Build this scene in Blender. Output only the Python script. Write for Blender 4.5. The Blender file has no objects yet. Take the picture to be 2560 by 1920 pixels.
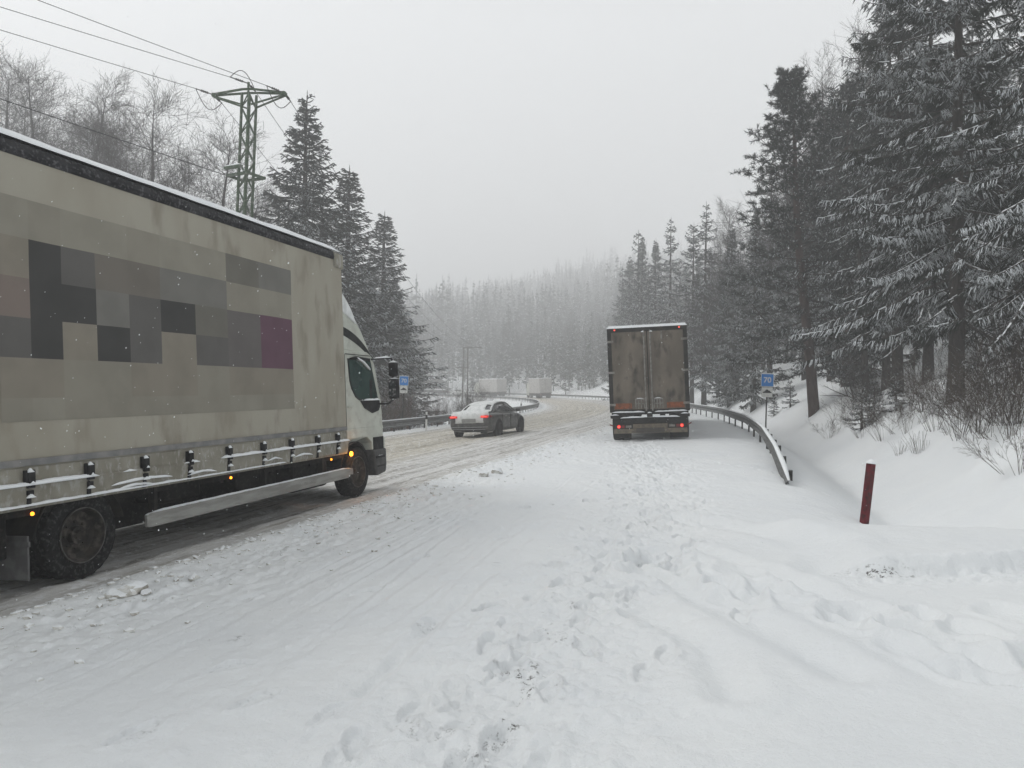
import bpy, math, random
import numpy as np
from mathutils import Matrix, Vector
R = math.radians
random.seed(7)
SC = bpy.context.scene
COL = SC.collection
# ------------------------------------------------------------------ camera, world, sun, exposure
EYE = 1.62; FPX = 1862.0
ROLL = 1.0; PITCH = 0.95
cam = bpy.data.objects.new('camera', bpy.data.cameras.new('camera')); COL.objects.link(cam)
cam.data.lens = FPX/2560*36; cam.data.sensor_width = 36; cam.data.clip_end = 3000; cam.data.clip_start = .05
CM = Matrix.Translation((0, 0, EYE)) @ Matrix.Rotation(R(90+PITCH), 4, 'X') @ Matrix.Rotation(R(ROLL), 4, 'Z')
cam.matrix_world = CM; SC.camera = cam
def ray(px, py, Z):
    "the point of the view ray through photo pixel (px, py) at depth y = Z"
    d = CM.to_3x3() @ Vector(((px-1280)/FPX, (960-py)/FPX, -1)); k = Z/d.y
    return Vector((d.x*k, Z, EYE+d.z*k))
W = bpy.data.worlds.new("World"); SC.world = W; W.use_nodes = True
nt = W.node_tree; nt.nodes.clear()
out = nt.nodes.new('ShaderNodeOutputWorld')
SUN_EL, SUN_AZ = 42, -72
sky = nt.nodes.new('ShaderNodeTexSky'); sky.sky_type = 'NISHITA'; sky.sun_disc = False
sky.sun_elevation = R(SUN_EL); sky.sun_rotation = R(SUN_AZ); sky.dust_density = 5; sky.air_density = 1
hs = nt.nodes.new('ShaderNodeHueSaturation'); hs.inputs['Saturation'].default_value = .1
nt.links.new(sky.outputs[0], hs.inputs['Color'])
b1 = nt.nodes.new('ShaderNodeBackground'); b1.inputs[1].default_value = .05
nt.links.new(hs.outputs[0], b1.inputs[0])
# cloud layer: an even grey overcast, brighter towards the zenith
tc = nt.nodes.new('ShaderNodeTexCoord'); sx = nt.nodes.new('ShaderNodeSeparateXYZ'); nt.links.new(tc.outputs['Generated'], sx.inputs[0])
rp = nt.nodes.new('ShaderNodeValToRGB'); nt.links.new(sx.outputs['Z'], rp.inputs[0])
rp.color_ramp.elements[0].position = 0; rp.color_ramp.elements[0].color = (.56, .57, .57, 1)
rp.color_ramp.elements[1].position = .9; rp.color_ramp.elements[1].color = (.42, .43, .44, 1)
e = rp.color_ramp.elements.new(.45); e.color = (.74, .755, .765, 1)
b2 = nt.nodes.new('ShaderNodeBackground'); b2.inputs[1].default_value = .95
nt.links.new(rp.outputs[0], b2.inputs[0])
ad = nt.nodes.new('ShaderNodeAddShader'); nt.links.new(b1.outputs[0], ad.inputs[0]); nt.links.new(b2.outputs[0], ad.inputs[1])
nt.links.new(ad.outputs[0], out.inputs[0])
sl = bpy.data.lights.new('sun', 'SUN'); sl.energy = 1.0; sl.angle = R(24); sl.color = (1, .97, .93)
so = bpy.data.objects.new('sun', sl); COL.objects.link(so)
sd = Vector((math.sin(R(SUN_AZ))*math.cos(R(SUN_EL)), math.cos(R(SUN_AZ))*math.cos(R(SUN_EL)), math.sin(R(SUN_EL))))
so.rotation_euler = (-sd).to_track_quat('-Z', 'Y').to_euler()
SC.view_settings.view_transform = 'Standard'; SC.view_settings.look = 'None'
SC.view_settings.exposure = 0.08; SC.view_settings.gamma = 1
cy = SC.cycles
cy.max_bounces = 5; cy.diffuse_bounces = 3; cy.glossy_bounces = 2; cy.transmission_bounces = 3; cy.volume_bounces = 2
cy.transparent_max_bounces = 6; cy.use_adaptive_sampling = True; cy.adaptive_threshold = .012
cy.caustics_reflective = False; cy.caustics_refractive = False
try: cy.use_denoising = True
except Exception: pass

# ------------------------------------------------------------------ noise
def vnoise(x, y, seed=0):
    ix = np.floor(x).astype(np.int64); iy = np.floor(y).astype(np.int64); fx = x-ix; fy = y-iy
    fx = fx*fx*(3-2*fx); fy = fy*fy*(3-2*fy)
    def h(a, b):
        n = (a*374761393+b*668265263+seed*1442695041) & 0xffffffff
        n = ((n ^ (n >> 13))*1274126177) & 0xffffffff
        n = ((n ^ (n >> 16))*2246822519) & 0xffffffff
        return (n ^ (n >> 15))/4294967296.0
    a = h(ix, iy); b = h(ix+1, iy); c = h(ix, iy+1); d = h(ix+1, iy+1)
    return (a*(1-fx)+b*fx)*(1-fy)+(c*(1-fx)+d*fx)*fy
def fbm(x, y, seed=0, o=3):
    t = 0*x; a = .5; k = 1.
    for i in range(o):
        t = t+a*(vnoise(x*k, y*k, seed+i*17)*2-1); a *= .5; k *= 2.03
    return t
def ss(t): t = np.clip(t, 0, 1); return t*t*(3-2*t)

# ------------------------------------------------------------------ the road's course: reference line (lat = 0 runs under the right guardrail)
HEAD = 16.0
def curv(s):   # degrees of left turn per metre
    return float(np.interp(s, [0, 38, 50, 75, 100, 135, 165, 185, 215, 240, 320], [0, 0, .30, .30, .20, .26, .8, 1.25, 1.0, .2, .1]))
PS = np.arange(0, 330, .5); PX = np.zeros_like(PS); PY = np.zeros_like(PS); PH = np.zeros_like(PS)
_h = HEAD; _x = _y = 0.
for i, s_ in enumerate(PS):
    PX[i], PY[i], PH[i] = _x, _y, _h
    _h -= curv(s_)*.5; _x += .5*math.sin(R(_h)); _y += .5*math.cos(R(_h))
S16, C16 = math.sin(R(HEAD)), math.cos(R(HEAD))
def to_sl(x, y):
    x = np.asarray(x, float); y = np.asarray(y, float)
    s = S16*x+C16*y; l = C16*x-S16*y
    far = s > 38
    if far.any():
        xf = x[far]; yf = y[far]; so_ = np.empty_like(xf); lo_ = np.empty_like(xf)
        k0 = 74; qx = PX[k0:]; qy = PY[k0:]; qh = np.radians(PH[k0:]); qs = PS[k0:]
        for a in range(0, len(xf), 20000):
            X = xf[a:a+20000, None]; Y = yf[a:a+20000, None]
            j = np.argmin((X-qx)**2+(Y-qy)**2, axis=1)
            dx = xf[a:a+20000]-qx[j]; dy = yf[a:a+20000]-qy[j]
            lo_[a:a+20000] = dx*np.cos(qh[j])-dy*np.sin(qh[j])
            so_[a:a+20000] = qs[j]+dx*np.sin(qh[j])+dy*np.cos(qh[j])
        s = s.copy(); l = l.copy(); s[far] = so_; l[far] = lo_
    return s, l
def sl_xy(s, l):
    h = np.interp(s, PS, PH); x = np.interp(s, PS, PX); y = np.interp(s, PS, PY)
    if np.isscalar(s) and s < 0: x = s*S16; y = s*C16
    elif not np.isscalar(s):
        n = s < 0; x = np.where(n, s*S16, x); y = np.where(n, s*C16, y)
    h = np.radians(h)
    return x+l*np.cos(h), y-l*np.sin(h)
BANK = .0527
def zprof(s): return np.interp(s, [-50, 60, 120, 180, 330], [-.795, .954, 1.55, 2.0, 3.3])
def LR(s): return np.interp(s, [0, 22, 30, 40, 50, 65, 90, 330], [1.1, 1.05, .75, -.2, -1.6, -3.1, -4.2, -4.4])   # line of the right-hand guardrail: the lay-by tapers off
def plane(s, l): return BANK*np.clip(l, -16.5, LR(s)+1.4)+zprof(s)
def base_h(x, y):
    "large shapes of the terrain"
    s, l = to_sl(x, y)
    z = plane(s, l)
    l2 = -16.4-l
    z = z-3.4*ss(l2/8.5)
    hl = np.clip(-x-15-.07*y, 0, None)*ss((150-y)/30)
    z = z+14*(1-np.exp(-.024*hl))*ss(hl/6)*np.where(l < 0, 1, 0)*1.25
    l3 = l-LR(s)-.4
    g = ss((s-8.3)/1.3)
    dit = -.80*np.exp(-(np.abs(l3-1.25)/.95)**1.6)*g
    st = np.where(g > 0, 1.9+2.6*(1-g), 4.5)
    r = np.clip(l3-st, 0, None)
    rise = .50*np.clip(r, 0, 7)+.24*np.clip(r-7, 0, 25)+np.interp(x, [-90, 0, 70], [.13, .19, .235])*np.clip(r-32, 0, None)*ss((y-120)/60)+.12*np.clip(r-32, 0, None)*(1-ss((y-120)/60))
    rise = rise*ss(r/1.6)
    z = z+dit+rise*ss((s+1)/6)
    return z, s, l
def gz(x, y):
    return float(base_h(np.array([float(x)]), np.array([float(y)]))[0][0])

# ------------------------------------------------------------------ materials
def nd(n, t, **k):
    o = n.nodes.new(t)
    for a, b in k.items(): setattr(o, a, b)
    return o
def mat(name, c1, c2=None, scale=6, rough=.7, metal=0, snow=0, bump=0, bscale=40, stretch=None, emit=None, es=0, snowc=(.82, .845, .86), lo=.42, hi=.62, c3=None, s3=30, spec=.12, snscale=9):
    m = bpy.data.materials.new(name); m.use_nodes = True; n = m.node_tree; L = n.links
    p = n.nodes['Principled BSDF']; p.inputs['Roughness'].default_value = rough; p.inputs['Metallic'].default_value = metal
    p.inputs['Specular IOR Level'].default_value = spec
    p.inputs['Base Color'].default_value = (*c1, 1)
    if emit: p.inputs['Emission Color'].default_value = (*emit, 1); p.inputs['Emission Strength'].default_value = es
    tcn = nd(n, 'ShaderNodeTexCoord'); src = tcn.outputs['Object']
    if stretch:
        mp = nd(n, 'ShaderNodeMapping'); mp.inputs['Scale'].default_value = stretch; L.new(src, mp.inputs[0]); vec = mp.outputs[0]
    else: vec = src
    colr = None
    def noise(sc, det=4, v=None):
        q = nd(n, 'ShaderNodeTexNoise'); q.inputs['Scale'].default_value = sc; q.inputs['Detail'].default_value = det
        L.new(v or vec, q.inputs['Vector']); return q.outputs['Fac']
    def mr(x, a, b, c=0, d=1):
        q = nd(n, 'ShaderNodeMapRange'); L.new(x, q.inputs[0]); q.inputs[1].default_value = a; q.inputs[2].default_value = b
        q.inputs[3].default_value = c; q.inputs[4].default_value = d; return q.outputs[0]
    def mix(f, a, b):
        q = nd(n, 'ShaderNodeMix', data_type='RGBA'); L.new(f, q.inputs[0])
        for i, v_ in ((6, a), (7, b)):
            if isinstance(v_, tuple): q.inputs[i].default_value = (*v_, 1)
            else: L.new(v_, q.inputs[i])
        return q.outputs[2]
    if c2: colr = mix(mr(noise(scale), lo, hi), c1, c2)
    if c3: colr = mix(mr(noise(s3, 5), .52, .68), colr or c1, c3)
    if snow:
        ge = nd(n, 'ShaderNodeNewGeometry'); sp = nd(n, 'ShaderNodeSeparateXYZ'); L.new(ge.outputs['Normal'], sp.inputs[0])
        ns = noise(snscale, 3, src)
        ma = nd(n, 'ShaderNodeMath', operation='MULTIPLY_ADD'); L.new(ns, ma.inputs[0]); ma.inputs[1].default_value = 1.3; L.new(sp.outputs['Z'], ma.inputs[2])
        f = mr(ma.outputs[0], 1.75-snow, 1.95-snow)
        colr = mix(f, colr or c1, snowc)
    if colr is not None: L.new(colr, p.inputs['Base Color'])
    if bump:
        bm = nd(n, 'ShaderNodeBump'); bm.inputs['Strength'].default_value = bump; bm.inputs['Distance'].default_value = .02
        L.new(noise(bscale, 4), bm.inputs['Height']); L.new(bm.outputs[0], p.inputs['Normal'])
    return m
M = {}
SNOWC = (.84, .86, .87)
M['snow'] = mat('snow', (.84, .86, .87), (.79, .815, .835), 3, .6, bump=.35, bscale=60)
M['needle'] = mat('needles', (.008, .012, .008), (.022, .027, .019), 1.3, .8, snow=.66, snowc=(.62, .65, .67), snscale=2.4)
M['needle2'] = mat('needles_pale', (.015, .020, .016), (.032, .037, .03), 1.0, .8, snow=.72, snowc=(.6, .63, .65), snscale=3)
M['needle3'] = mat('needles_dark', (.012, .018, .013), (.026, .031, .022), 1.3, .8, snow=.52, snowc=(.6, .63, .65), snscale=5)
M['bark'] = mat('bark', (.035, .03, .026), (.06, .052, .045), 8, .9, bump=.8, bscale=30, stretch=(1, 1, .25), snow=.35)
M['barkred'] = mat('bark_reddish', (.055, .036, .03), (.085, .06, .052), 8, .9, bump=.8, bscale=30, stretch=(1, 1, .25), snow=.3)
M['twig'] = mat('bare_twigs', (.032, .028, .026), (.055, .047, .043), 3, .85, snow=.38, snowc=(.6, .62, .64))
M['twigred'] = mat('reddish_shoots', (.12, .06, .05), (.16, .11, .09), 3, .85, snow=.35)
M['twigbrown'] = mat('brown_shoots', (.075, .06, .048), (.05, .042, .036), 3, .85, snow=.45)
M['dirt'] = mat('soil', (.05, .042, .035), (.09, .08, .065), 40, .9, bump=.5)
M['galv'] = mat('galvanised_steel', (.17, .175, .175), (.12, .123, .122), 5, .5, .3, c3=(.075, .07, .065), s3=14, bump=.1)
M['steel_dk'] = mat('weathered_dark_steel', (.035, .035, .034), (.07, .067, .062), 9, .6, .2, snow=.1)
M['signblue'] = mat('sign_blue', (.02, .19, .55), (.03, .21, .58), 9, .45)
M['signwhite'] = mat('sign_white', (.66, .66, .63), (.58, .58, .56), 12, .5)
M['signblack'] = mat('sign_black', (.015, .015, .015), (.03, .03, .03), 12, .5)
M['redpost'] = mat('dark_red_paint', (.115, .012, .018), (.07, .012, .015), 9, .45, c3=(.022, .016, .015), s3=16)
M['whitep'] = mat('white_plastic', (.7, .7, .68), (.6, .6, .58), 8, .5)
M['black'] = mat('black_plastic', (.012, .012, .013), (.03, .03, .031), 8, .6)
M['rubber'] = mat('tyre_rubber', (.006, .006, .0065), (.014, .014, .014), 14, .85, c3=(.05, .05, .05), s3=30)
M['chassis'] = mat('dirty_chassis', (.005, .005, .005), (.012, .011, .010), 6, .8, c3=(.03, .027, .025), s3=22)
M['rim'] = mat('dirty_rim', (.022, .020, .018), (.05, .042, .036), 9, .6, .2, c3=(.09, .08, .07), s3=12)
M['rimlip'] = mat('rim_lip_highlight', (.10, .098, .094), (.05, .048, .045), 14, .7)  # lighter grey puts the highlight on the rim edge into the colour
M['alu'] = mat('dirty_aluminium', (.34, .34, .32), (.24, .235, .22), 5, .5, .3, stretch=(1, .3, 2), c3=(.24, .235, .22), s3=9, snow=.35)
M['tarp'] = mat('grey_beige_tarpaulin', (.345, .326, .272), (.31, .288, .235), 1.3, .62, stretch=(1, 1.3, .5), c3=(.235, .213, .17), s3=2.4, bump=.25, bscale=2.5)
M['tarpb'] = mat('tarpaulin_skirt', (.28, .266, .222), (.21, .197, .16), 3, .65, stretch=(1, 1, .5), c3=(.36, .35, .32), s3=18, bump=.5, bscale=4)
M['strip'] = mat('grey_marking_strip', (.17, .17, .17), (.24, .235, .225), 6, .7)
M['blackrail'] = mat('black_roof_rail', (.012, .012, .014), (.03, .03, .033), 5, .45, c3=(.10, .10, .105), s3=30)
M['cab'] = mat('greyish_white_cab_paint', (.52, .54, .48), (.455, .47, .415), 2.5, .4, c3=(.42, .425, .375), s3=6, spec=.4)
M['cabstripe'] = mat('charcoal_stripe', (.02, .022, .022), (.04, .04, .04), 10, .5)
M['glassg'] = mat('dark_green_glass', (.02, .045, .04), (.035, .065, .058), 2, .08, spec=.5)
M['glassd'] = mat('dark_glass', (.02, .024, .026), (.05, .055, .058), 6, .1, spec=.5, c3=(.5, .5, .5), s3=18)
M['plate'] = mat('blank_plate', (.30, .30, .29), (.26, .26, .25), 5, .6)
M['platedk'] = mat('dirty_blank_plate', (.055, .05, .043), (.07, .065, .055), 5, .6)
M['door'] = mat('road_grimed_doors', (.105, .088, .068), (.165, .140, .110), 1.3, .6, stretch=(1, 1, .5), c3=(.045, .038, .030), s3=3.6, bump=.2)
M['doordk'] = mat('grimed_dark_frame', (.010, .010, .009), (.028, .024, .02), 5, .6)
M['doorlt'] = mat('grimed_grey_hardware', (.24, .23, .21), (.15, .14, .125), 9, .5, .2, snow=.4)
M['orange'] = mat('orange_warning_plate', (.24, .07, .025), (.14, .05, .025), 14, .6)
M['brown'] = mat('brown_muddy_bumper', (.16, .13, .095), (.10, .085, .065), 7, .7, c3=(.16, .14, .10), s3=12)
M['amber'] = mat('amber_lamp', (.8, .3, .02), emit=(1, .33, .02), es=7)
M['amberdim'] = mat('amber_marker_lamp', (.8, .3, .02), emit=(1, .30, .02), es=3.5)
M['redlamp'] = mat('red_lamp', (.6, .02, .02), emit=(1, .04, .05), es=.35)
M['redhot'] = mat('red_lamp_core', (.8, .15, .1), emit=(1, .08, .05), es=1.4)
M['redlens'] = mat('unlit_red_lens', (.22, .02, .02), (.12, .03, .03), 12, .3)
M['carpaint'] = mat('dark_grey_car_paint', (.04, .042, .042), (.075, .075, .07), 4, .35, .1, c3=(.14, .135, .125), s3=9, spec=.5)
M['carsnow'] = mat('snow_caked_paint', (.74, .755, .75), (.60, .62, .61), 6, .6)
M['chrome'] = mat('chrome_trim', (.5, .5, .5), (.42, .42, .42), 8, .3, .6)
M['pylon'] = mat('green_painted_steel', (.045, .075, .040), (.065, .10, .058), 7, .6, .1, c3=(.17, .18, .16), s3=5, snow=.3)
M['wire'] = mat('wire', (.03, .03, .032), (.05, .05, .05), 4, .6)
M['insul'] = mat('insulator', (.025, .022, .02), (.05, .045, .04), 9, .4)
M['wood'] = mat('weathered_pole', (.10, .09, .08), (.14, .13, .12), 9, .8)
M['fartrailer'] = mat('pale_trailer_side', (.45, .44, .42), (.38, .37, .355), 1.2, .6)
M['farcab'] = mat('dark_vehicle_body', (.05, .05, .052), (.1, .1, .1), 2, .5)
M['flake'] = mat('snowflake', (.85, .87, .88), rough=.7)
def ground_mat(name, road=False):
    m = bpy.data.materials.new(name); m.use_nodes = True; n = m.node_tree; L = n.links; p = n.nodes['Principled BSDF']
    p.inputs['Roughness'].default_value = .55 if not road else .6
    p.inputs['Specular IOR Level'].default_value = .25
    ge = nd(n, 'ShaderNodeNewGeometry')
    def noise(sc, det=5, v=None, ro=.55):
        q = nd(n, 'ShaderNodeTexNoise'); q.inputs['Scale'].default_value = sc; q.inputs['Detail'].default_value = det; q.inputs['Roughness'].default_value = ro
        L.new(v or ge.outputs['Position'], q.inputs['Vector']); return q.outputs['Fac']
    def mr(x, a, b, c=0, d=1):
        q = nd(n, 'ShaderNodeMapRange'); L.new(x, q.inputs[0]); q.inputs[1].default_value = a; q.inputs[2].default_value = b; q.inputs[3].default_value = c; q.inputs[4].default_value = d; return q.outputs[0]
    def mix(f, a, b):
        q = nd(n, 'ShaderNodeMix', data_type='RGBA'); L.new(f, q.inputs[0])
        for i, v_ in ((6, a), (7, b)):
            if isinstance(v_, tuple): q.inputs[i].default_value = (*v_, 1)
            else: L.new(v_, q.inputs[i])
        return q.outputs[2]
    def mul(a, b, op='MULTIPLY'):
        q = nd(n, 'ShaderNodeMath', operation=op)
        for i, v_ in ((0, a), (1, b)):
            if isinstance(v_, (int, float)): q.inputs[i].default_value = v_
            else: L.new(v_, q.inputs[i])
        return q.outputs[0]
    at = nd(n, 'ShaderNodeAttribute', attribute_name='dirt')
    if not road:
        c = mix(mr(noise(.7), .4, .65), (.815, .838, .845), (.785, .812, .828))
        # grains of soil, grit and needles showing through trodden snow
        f = mul(at.outputs['Fac'], mr(noise(21, 7, ro=.72), .535, .60))
        f = mul(f, mr(noise(90, 3), .40, .50))
        c = mix(f, c, (.045, .038, .03))
        at2 = nd(n, 'ShaderNodeAttribute', attribute_name='tint')
        c = mix(at2.outputs['Fac'], c, (.66, .65, .61))
        bh = mul(mul(noise(60, 6, ro=.7), .7), mul(noise(16, 6, ro=.65), 1.2), 'ADD'); bs = .8
    else:
        mp = nd(n, 'ShaderNodeMapping'); uv = nd(n, 'ShaderNodeUVMap'); L.new(uv.outputs[0], mp.inputs[0]); mp.inputs['Scale'].default_value = (3.6, .10, 1)
        mp2 = nd(n, 'ShaderNodeMapping'); L.new(uv.outputs[0], mp2.inputs[0]); mp2.inputs['Scale'].default_value = (11, .40, 1)
        st = noise(1, 6, mp.outputs[0], .6); st2 = noise(1, 6, mp2.outputs[0], .65)
        c = mix(mr(st, .38, .62), (.74, .745, .74), (.54, .535, .515))
        sand = mix(mr(st, .35, .65), (.62, .585, .50), (.42, .385, .305))
        at2 = nd(n, 'ShaderNodeAttribute', attribute_name='tint')
        c = mix(at2.outputs['Fac'], c, sand)
        c = mix(mul(mr(st2, .52, .66), .9), c, (.33, .31, .275))
        f = mul(at.outputs['Fac'], mr(st2, .36, .5)); f = mul(f, mr(noise(5, 5), .30, .55))
        c = mix(f, c, (.12, .105, .088))
        c = mix(mul(mr(noise(7, 6, ro=.7), .53, .61), .85), c, (.80, .81, .81))
        bh = mul(mul(noise(22, 6, ro=.7), .8), st2, 'ADD'); bs = 1.0
    L.new(c, p.inputs['Base Color'])
    bm = nd(n, 'ShaderNodeBump'); bm.inputs['Strength'].default_value = bs; bm.inputs['Distance'].default_value = .015 if not road else .03
    L.new(bh, bm.inputs['Height']); L.new(bm.outputs[0], p.inputs['Normal'])
    return m
M['ground'] = ground_mat('snow_cover'); M['road'] = ground_mat('slushy_road', True)

# ------------------------------------------------------------------ object helpers
def tag(o, label=None, cat=None, group=None, kind=None):
    if label: o['label'] = label
    if cat: o['category'] = cat
    if group: o['group'] = group
    if kind: o['kind'] = kind
    return o
def link(name, me, parent=None, mats=()):
    for m in mats: me.materials.append(m if not isinstance(m, str) else M[m])
    o = bpy.data.objects.new(name, me); COL.objects.link(o); o.parent = parent
    return o
def npmesh(name, v, q, mi=None, smooth=False):
    me = bpy.data.meshes.new(name); v = np.asarray(v, np.float32); q = np.asarray(q, np.int32); k = q.shape[1]
    me.vertices.add(len(v)); me.vertices.foreach_set('co', v.ravel())
    me.loops.add(q.size); me.loops.foreach_set('vertex_index', q.ravel())
    me.polygons.add(len(q)); me.polygons.foreach_set('loop_start', np.arange(0, q.size, k, dtype=np.int32))
    if mi is not None: me.polygons.foreach_set('material_index', np.asarray(mi, np.int32))
    me.polygons.foreach_set('use_smooth', np.full(len(q), smooth))
    me.update(calc_edges=True); return me
def thing(name, label, cat, mw=None, group=None):
    o = bpy.data.objects.new(name, None); COL.objects.link(o); o.empty_display_size = .3
    if mw is not None: o.matrix_world = mw
    return tag(o, label, cat, group)
def prisms(P0, P1, R0, R1, n=3):
    "tapered n-sided prisms, flat side up; arrays of end points and radii -> verts, quads"
    d = P1-P0; L = np.linalg.norm(d, axis=1, keepdims=True)+1e-9; d = d/L
    up = np.tile(np.array([0, 0, 1.]), (len(d), 1)); side = np.cross(d, up); sn = np.linalg.norm(side, axis=1, keepdims=True)
    side = np.where(sn > 1e-3, side/np.maximum(sn, 1e-6), np.array([1., 0, 0])); u = np.cross(side, d)
    ang = np.pi/2+np.pi/n+np.arange(n)*2*np.pi/n
    ca = np.cos(ang)[None, :, None]; sa = np.sin(ang)[None, :, None]
    off = side[:, None]*ca+u[:, None]*sa
    A = P0[:, None]+off*R0[:, None, None]; B = P1[:, None]+off*R1[:, None, None]
    v = np.concatenate([A, B], 1).reshape(-1, 3)
    b = (np.arange(len(d))*2*n)[:, None]; i = np.arange(n)[None]; j = (i+1) % n
    q = np.stack([b+i, b+j, b+n+j, b+n+i], -1).reshape(-1, 4)
    return v, q
class MB:
    def __init__(s): s.v = []; s.f = []; s.m = []
    def add(s, vs, fs, m=0):
        b = len(s.v); s.v += [tuple(p) for p in vs]; s.f += [tuple(b+i for i in f) for f in fs]; s.m += [m]*len(fs); return s
    def box(s, x0, x1, y0, y1, z0, z1, m=0):
        return s.add([(x, y, z) for x in (x0, x1) for y in (y0, y1) for z in (z0, z1)],
                     [(0, 1, 3, 2), (4, 6, 7, 5), (0, 4, 5, 1), (2, 3, 7, 6), (0, 2, 6, 4), (1, 5, 7, 3)], m)
    def cyl(s, p0, p1, r0, r1=None, n=12, m=0, caps=True):
        p0 = Vector(p0); p1 = Vector(p1); r1 = r0 if r1 is None else r1
        d = (p1-p0).normalized(); a = d.orthogonal().normalized(); b = d.cross(a)
        vs = [p+(a*math.cos(t)+b*math.sin(t))*r for p, r in ((p0, r0), (p1, r1)) for t in [2*math.pi*i/n for i in range(n)]]
        fs = [(i, (i+1) % n, n+(i+1) % n, n+i) for i in range(n)]
        if caps: fs += [tuple(range(n))[::-1], tuple(range(n, 2*n))]
        return s.add(vs, fs, m)
    def tube(s, pts, r, n=8, m=0):
        for a, b in zip(pts[:-1], pts[1:]): s.cyl(a, b, r, r, n, m)
        return s
    def ext(s, poly, ax, a, b, m=0):
        n = len(poly)
        def P(u, v, w): return {'x': (w, u, v), 'y': (u, w, v), 'z': (u, v, w)}[ax]
        vs = [P(u, v, a) for u, v in poly]+[P(u, v, b) for u, v in poly]
        return s.add(vs, [(i, (i+1) % n, n+(i+1) % n, n+i) for i in range(n)]+[tuple(range(n))[::-1], tuple(range(n, 2*n))], m)
    def lathe(s, prof, c, n=32, m=0, ax='x', mod=None):
        vs = []; k = len(prof)
        for i in range(n):
            t = 2*math.pi*i/n
            for j, (a, r) in enumerate(prof):
                if mod: r = r+mod(i, j)
                p = {'x': (a, r*math.cos(t), r*math.sin(t)), 'y': (r*math.cos(t), a, r*math.sin(t)), 'z': (r*math.cos(t), r*math.sin(t), a)}[ax]
                vs.append((c[0]+p[0], c[1]+p[1], c[2]+p[2]))
        return s.add(vs, [(i*k+j, i*k+j+1, ((i+1) % n)*k+j+1, ((i+1) % n)*k+j) for i in range(n) for j in range(k-1)], m)
    def snow(s, pts, w, h, sd=0, m=0, step=.05, taper=True):
        "a lumpy ridge of settled snow along a polyline, flat below"
        P = [Vector(p) for p in pts]; rnd = random.Random(sd); out_ = []
        for a, b in zip(P[:-1], P[1:]):
            k = max(1, int((b-a).length/step))
            out_ += [a.lerp(b, i/k) for i in range(k)]
        out_.append(P[-1]); n = len(out_); K = 6; vs = []
        lw = 1
        for i, p in enumerate(out_):
            d = (out_[min(i+1, n-1)]-out_[max(i-1, 0)]).normalized(); sd_ = d.cross(Vector((0, 0, 1))).normalized()
            lw = .65*lw+.35*rnd.uniform(.55, 1.35); t = 1
            if taper: t = min(1, .15+min(i, n-1-i)*.35)
            for j in range(K):
                a = math.pi*j/(K-1)
                vs.append(p+sd_*math.cos(a)*w*.5*(.85+.15*lw)*t**.5+Vector((0, 0, 1))*(math.sin(a)*h*lw*t))
        fs = [(i*K+j, (i+1)*K+j, (i+1)*K+(j+1) % K, i*K+(j+1) % K) for i in range(n-1) for j in range(K)]
        fs += [tuple(range(K)), tuple(range((n-1)*K, n*K))[::-1]]
        return s.add(vs, fs, m)
    def build(s, name, mats, parent=None, bevel=0, smooth=False, sub=0, auto=None):
        me = bpy.data.meshes.new(name); me.from_pydata(s.v, [], s.f); me.polygons.foreach_set('material_index', s.m)
        import bmesh
        bm = bmesh.new(); bm.from_mesh(me); bmesh.ops.recalc_face_normals(bm, faces=bm.faces); bm.to_mesh(me); bm.free()
        me.polygons.foreach_set('use_smooth', [smooth]*len(me.polygons)); me.update()
        o = link(name, me, parent, list(mats) if isinstance(mats, (list, tuple)) else [mats])
        if bevel:
            q = o.modifiers.new('b', 'BEVEL'); q.width = bevel; q.segments = 2; q.limit_method = 'ANGLE'; q.angle_limit = R(40)
        if sub:
            q = o.modifiers.new('s', 'SUBSURF'); q.levels = q.render_levels = sub
        return o
def dup(root, mw=None, label=None, group=None):
    r = root.copy(); COL.objects.link(r)
    if mw is not None: r.matrix_world = mw
    if label: r['label'] = label
    if group: r['group'] = group
    for ch in list(root.children):
        c = ch.copy(); COL.objects.link(c); c.parent = r
        for g in ch.children:
            d = g.copy(); COL.objects.link(d); d.parent = c
    return r
def road_frame(s, l, dh=0, dz=0, bank=True, pitch=None):
    "frame on the road: X right, Y forward, Z up"
    x, y = sl_xy(float(s), float(l)); h = R(float(np.interp(s, PS, PH))+dh)
    g = float((zprof(s+1)-zprof(s-1))/2) if pitch is None else pitch
    f = Vector((math.sin(h), math.cos(h), g)).normalized()
    r0 = Vector((math.cos(h), -math.sin(h), BANK if bank else 0)).normalized()
    u = r0.cross(f).normalized(); r0 = f.cross(u)
    m = Matrix((r0, f, u)).transposed().to_4x4(); m.translation = Vector((x, y, float(plane(s, l))+dz)); return m
# ------------------------------------------------------------------ the setting: snow ground and slushy road
def grow(a, b, st, rt, mx=12):
    o = []; x = a; d = st
    while x < b: o.append(x); x += d; d = min(d*rt, mx)
    return o
xd = list(np.arange(-4.8, 4.8, .017)); xr = grow(4.8, 330, .018, 1.022, 5); gx = np.array([-v for v in xr[::-1]]+xd[1:]+xr)
gy = np.array([-60, -40, -25, -15, -10, -6, -4, -2.5, -1.2, 0, .8, 1.4, 1.9, 2.2]+list(np.arange(2.4, 6.5, .016))+grow(6.5, 70, .017, 1.0062, .6)+grow(70, 640, .6, 1.03, 7))
GX, GY = np.meshgrid(gx, gy)
GZ, GS, GL = base_h(GX.ravel(), GY.ravel()); GZ = GZ.reshape(GX.shape); GS = GS.reshape(GX.shape); GL = GL.reshape(GX.shape)
onroad = ss((-5.50-GL+.10*fbm(GS*1.7, GL*.3, 5))/.22)*ss((GL+15.0+.12*fbm(GS*.8, GL*.3, 6))/.25)
off = 1-onroad
nearw = np.exp(-np.clip(GY-30, 0, None)/40)
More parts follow.
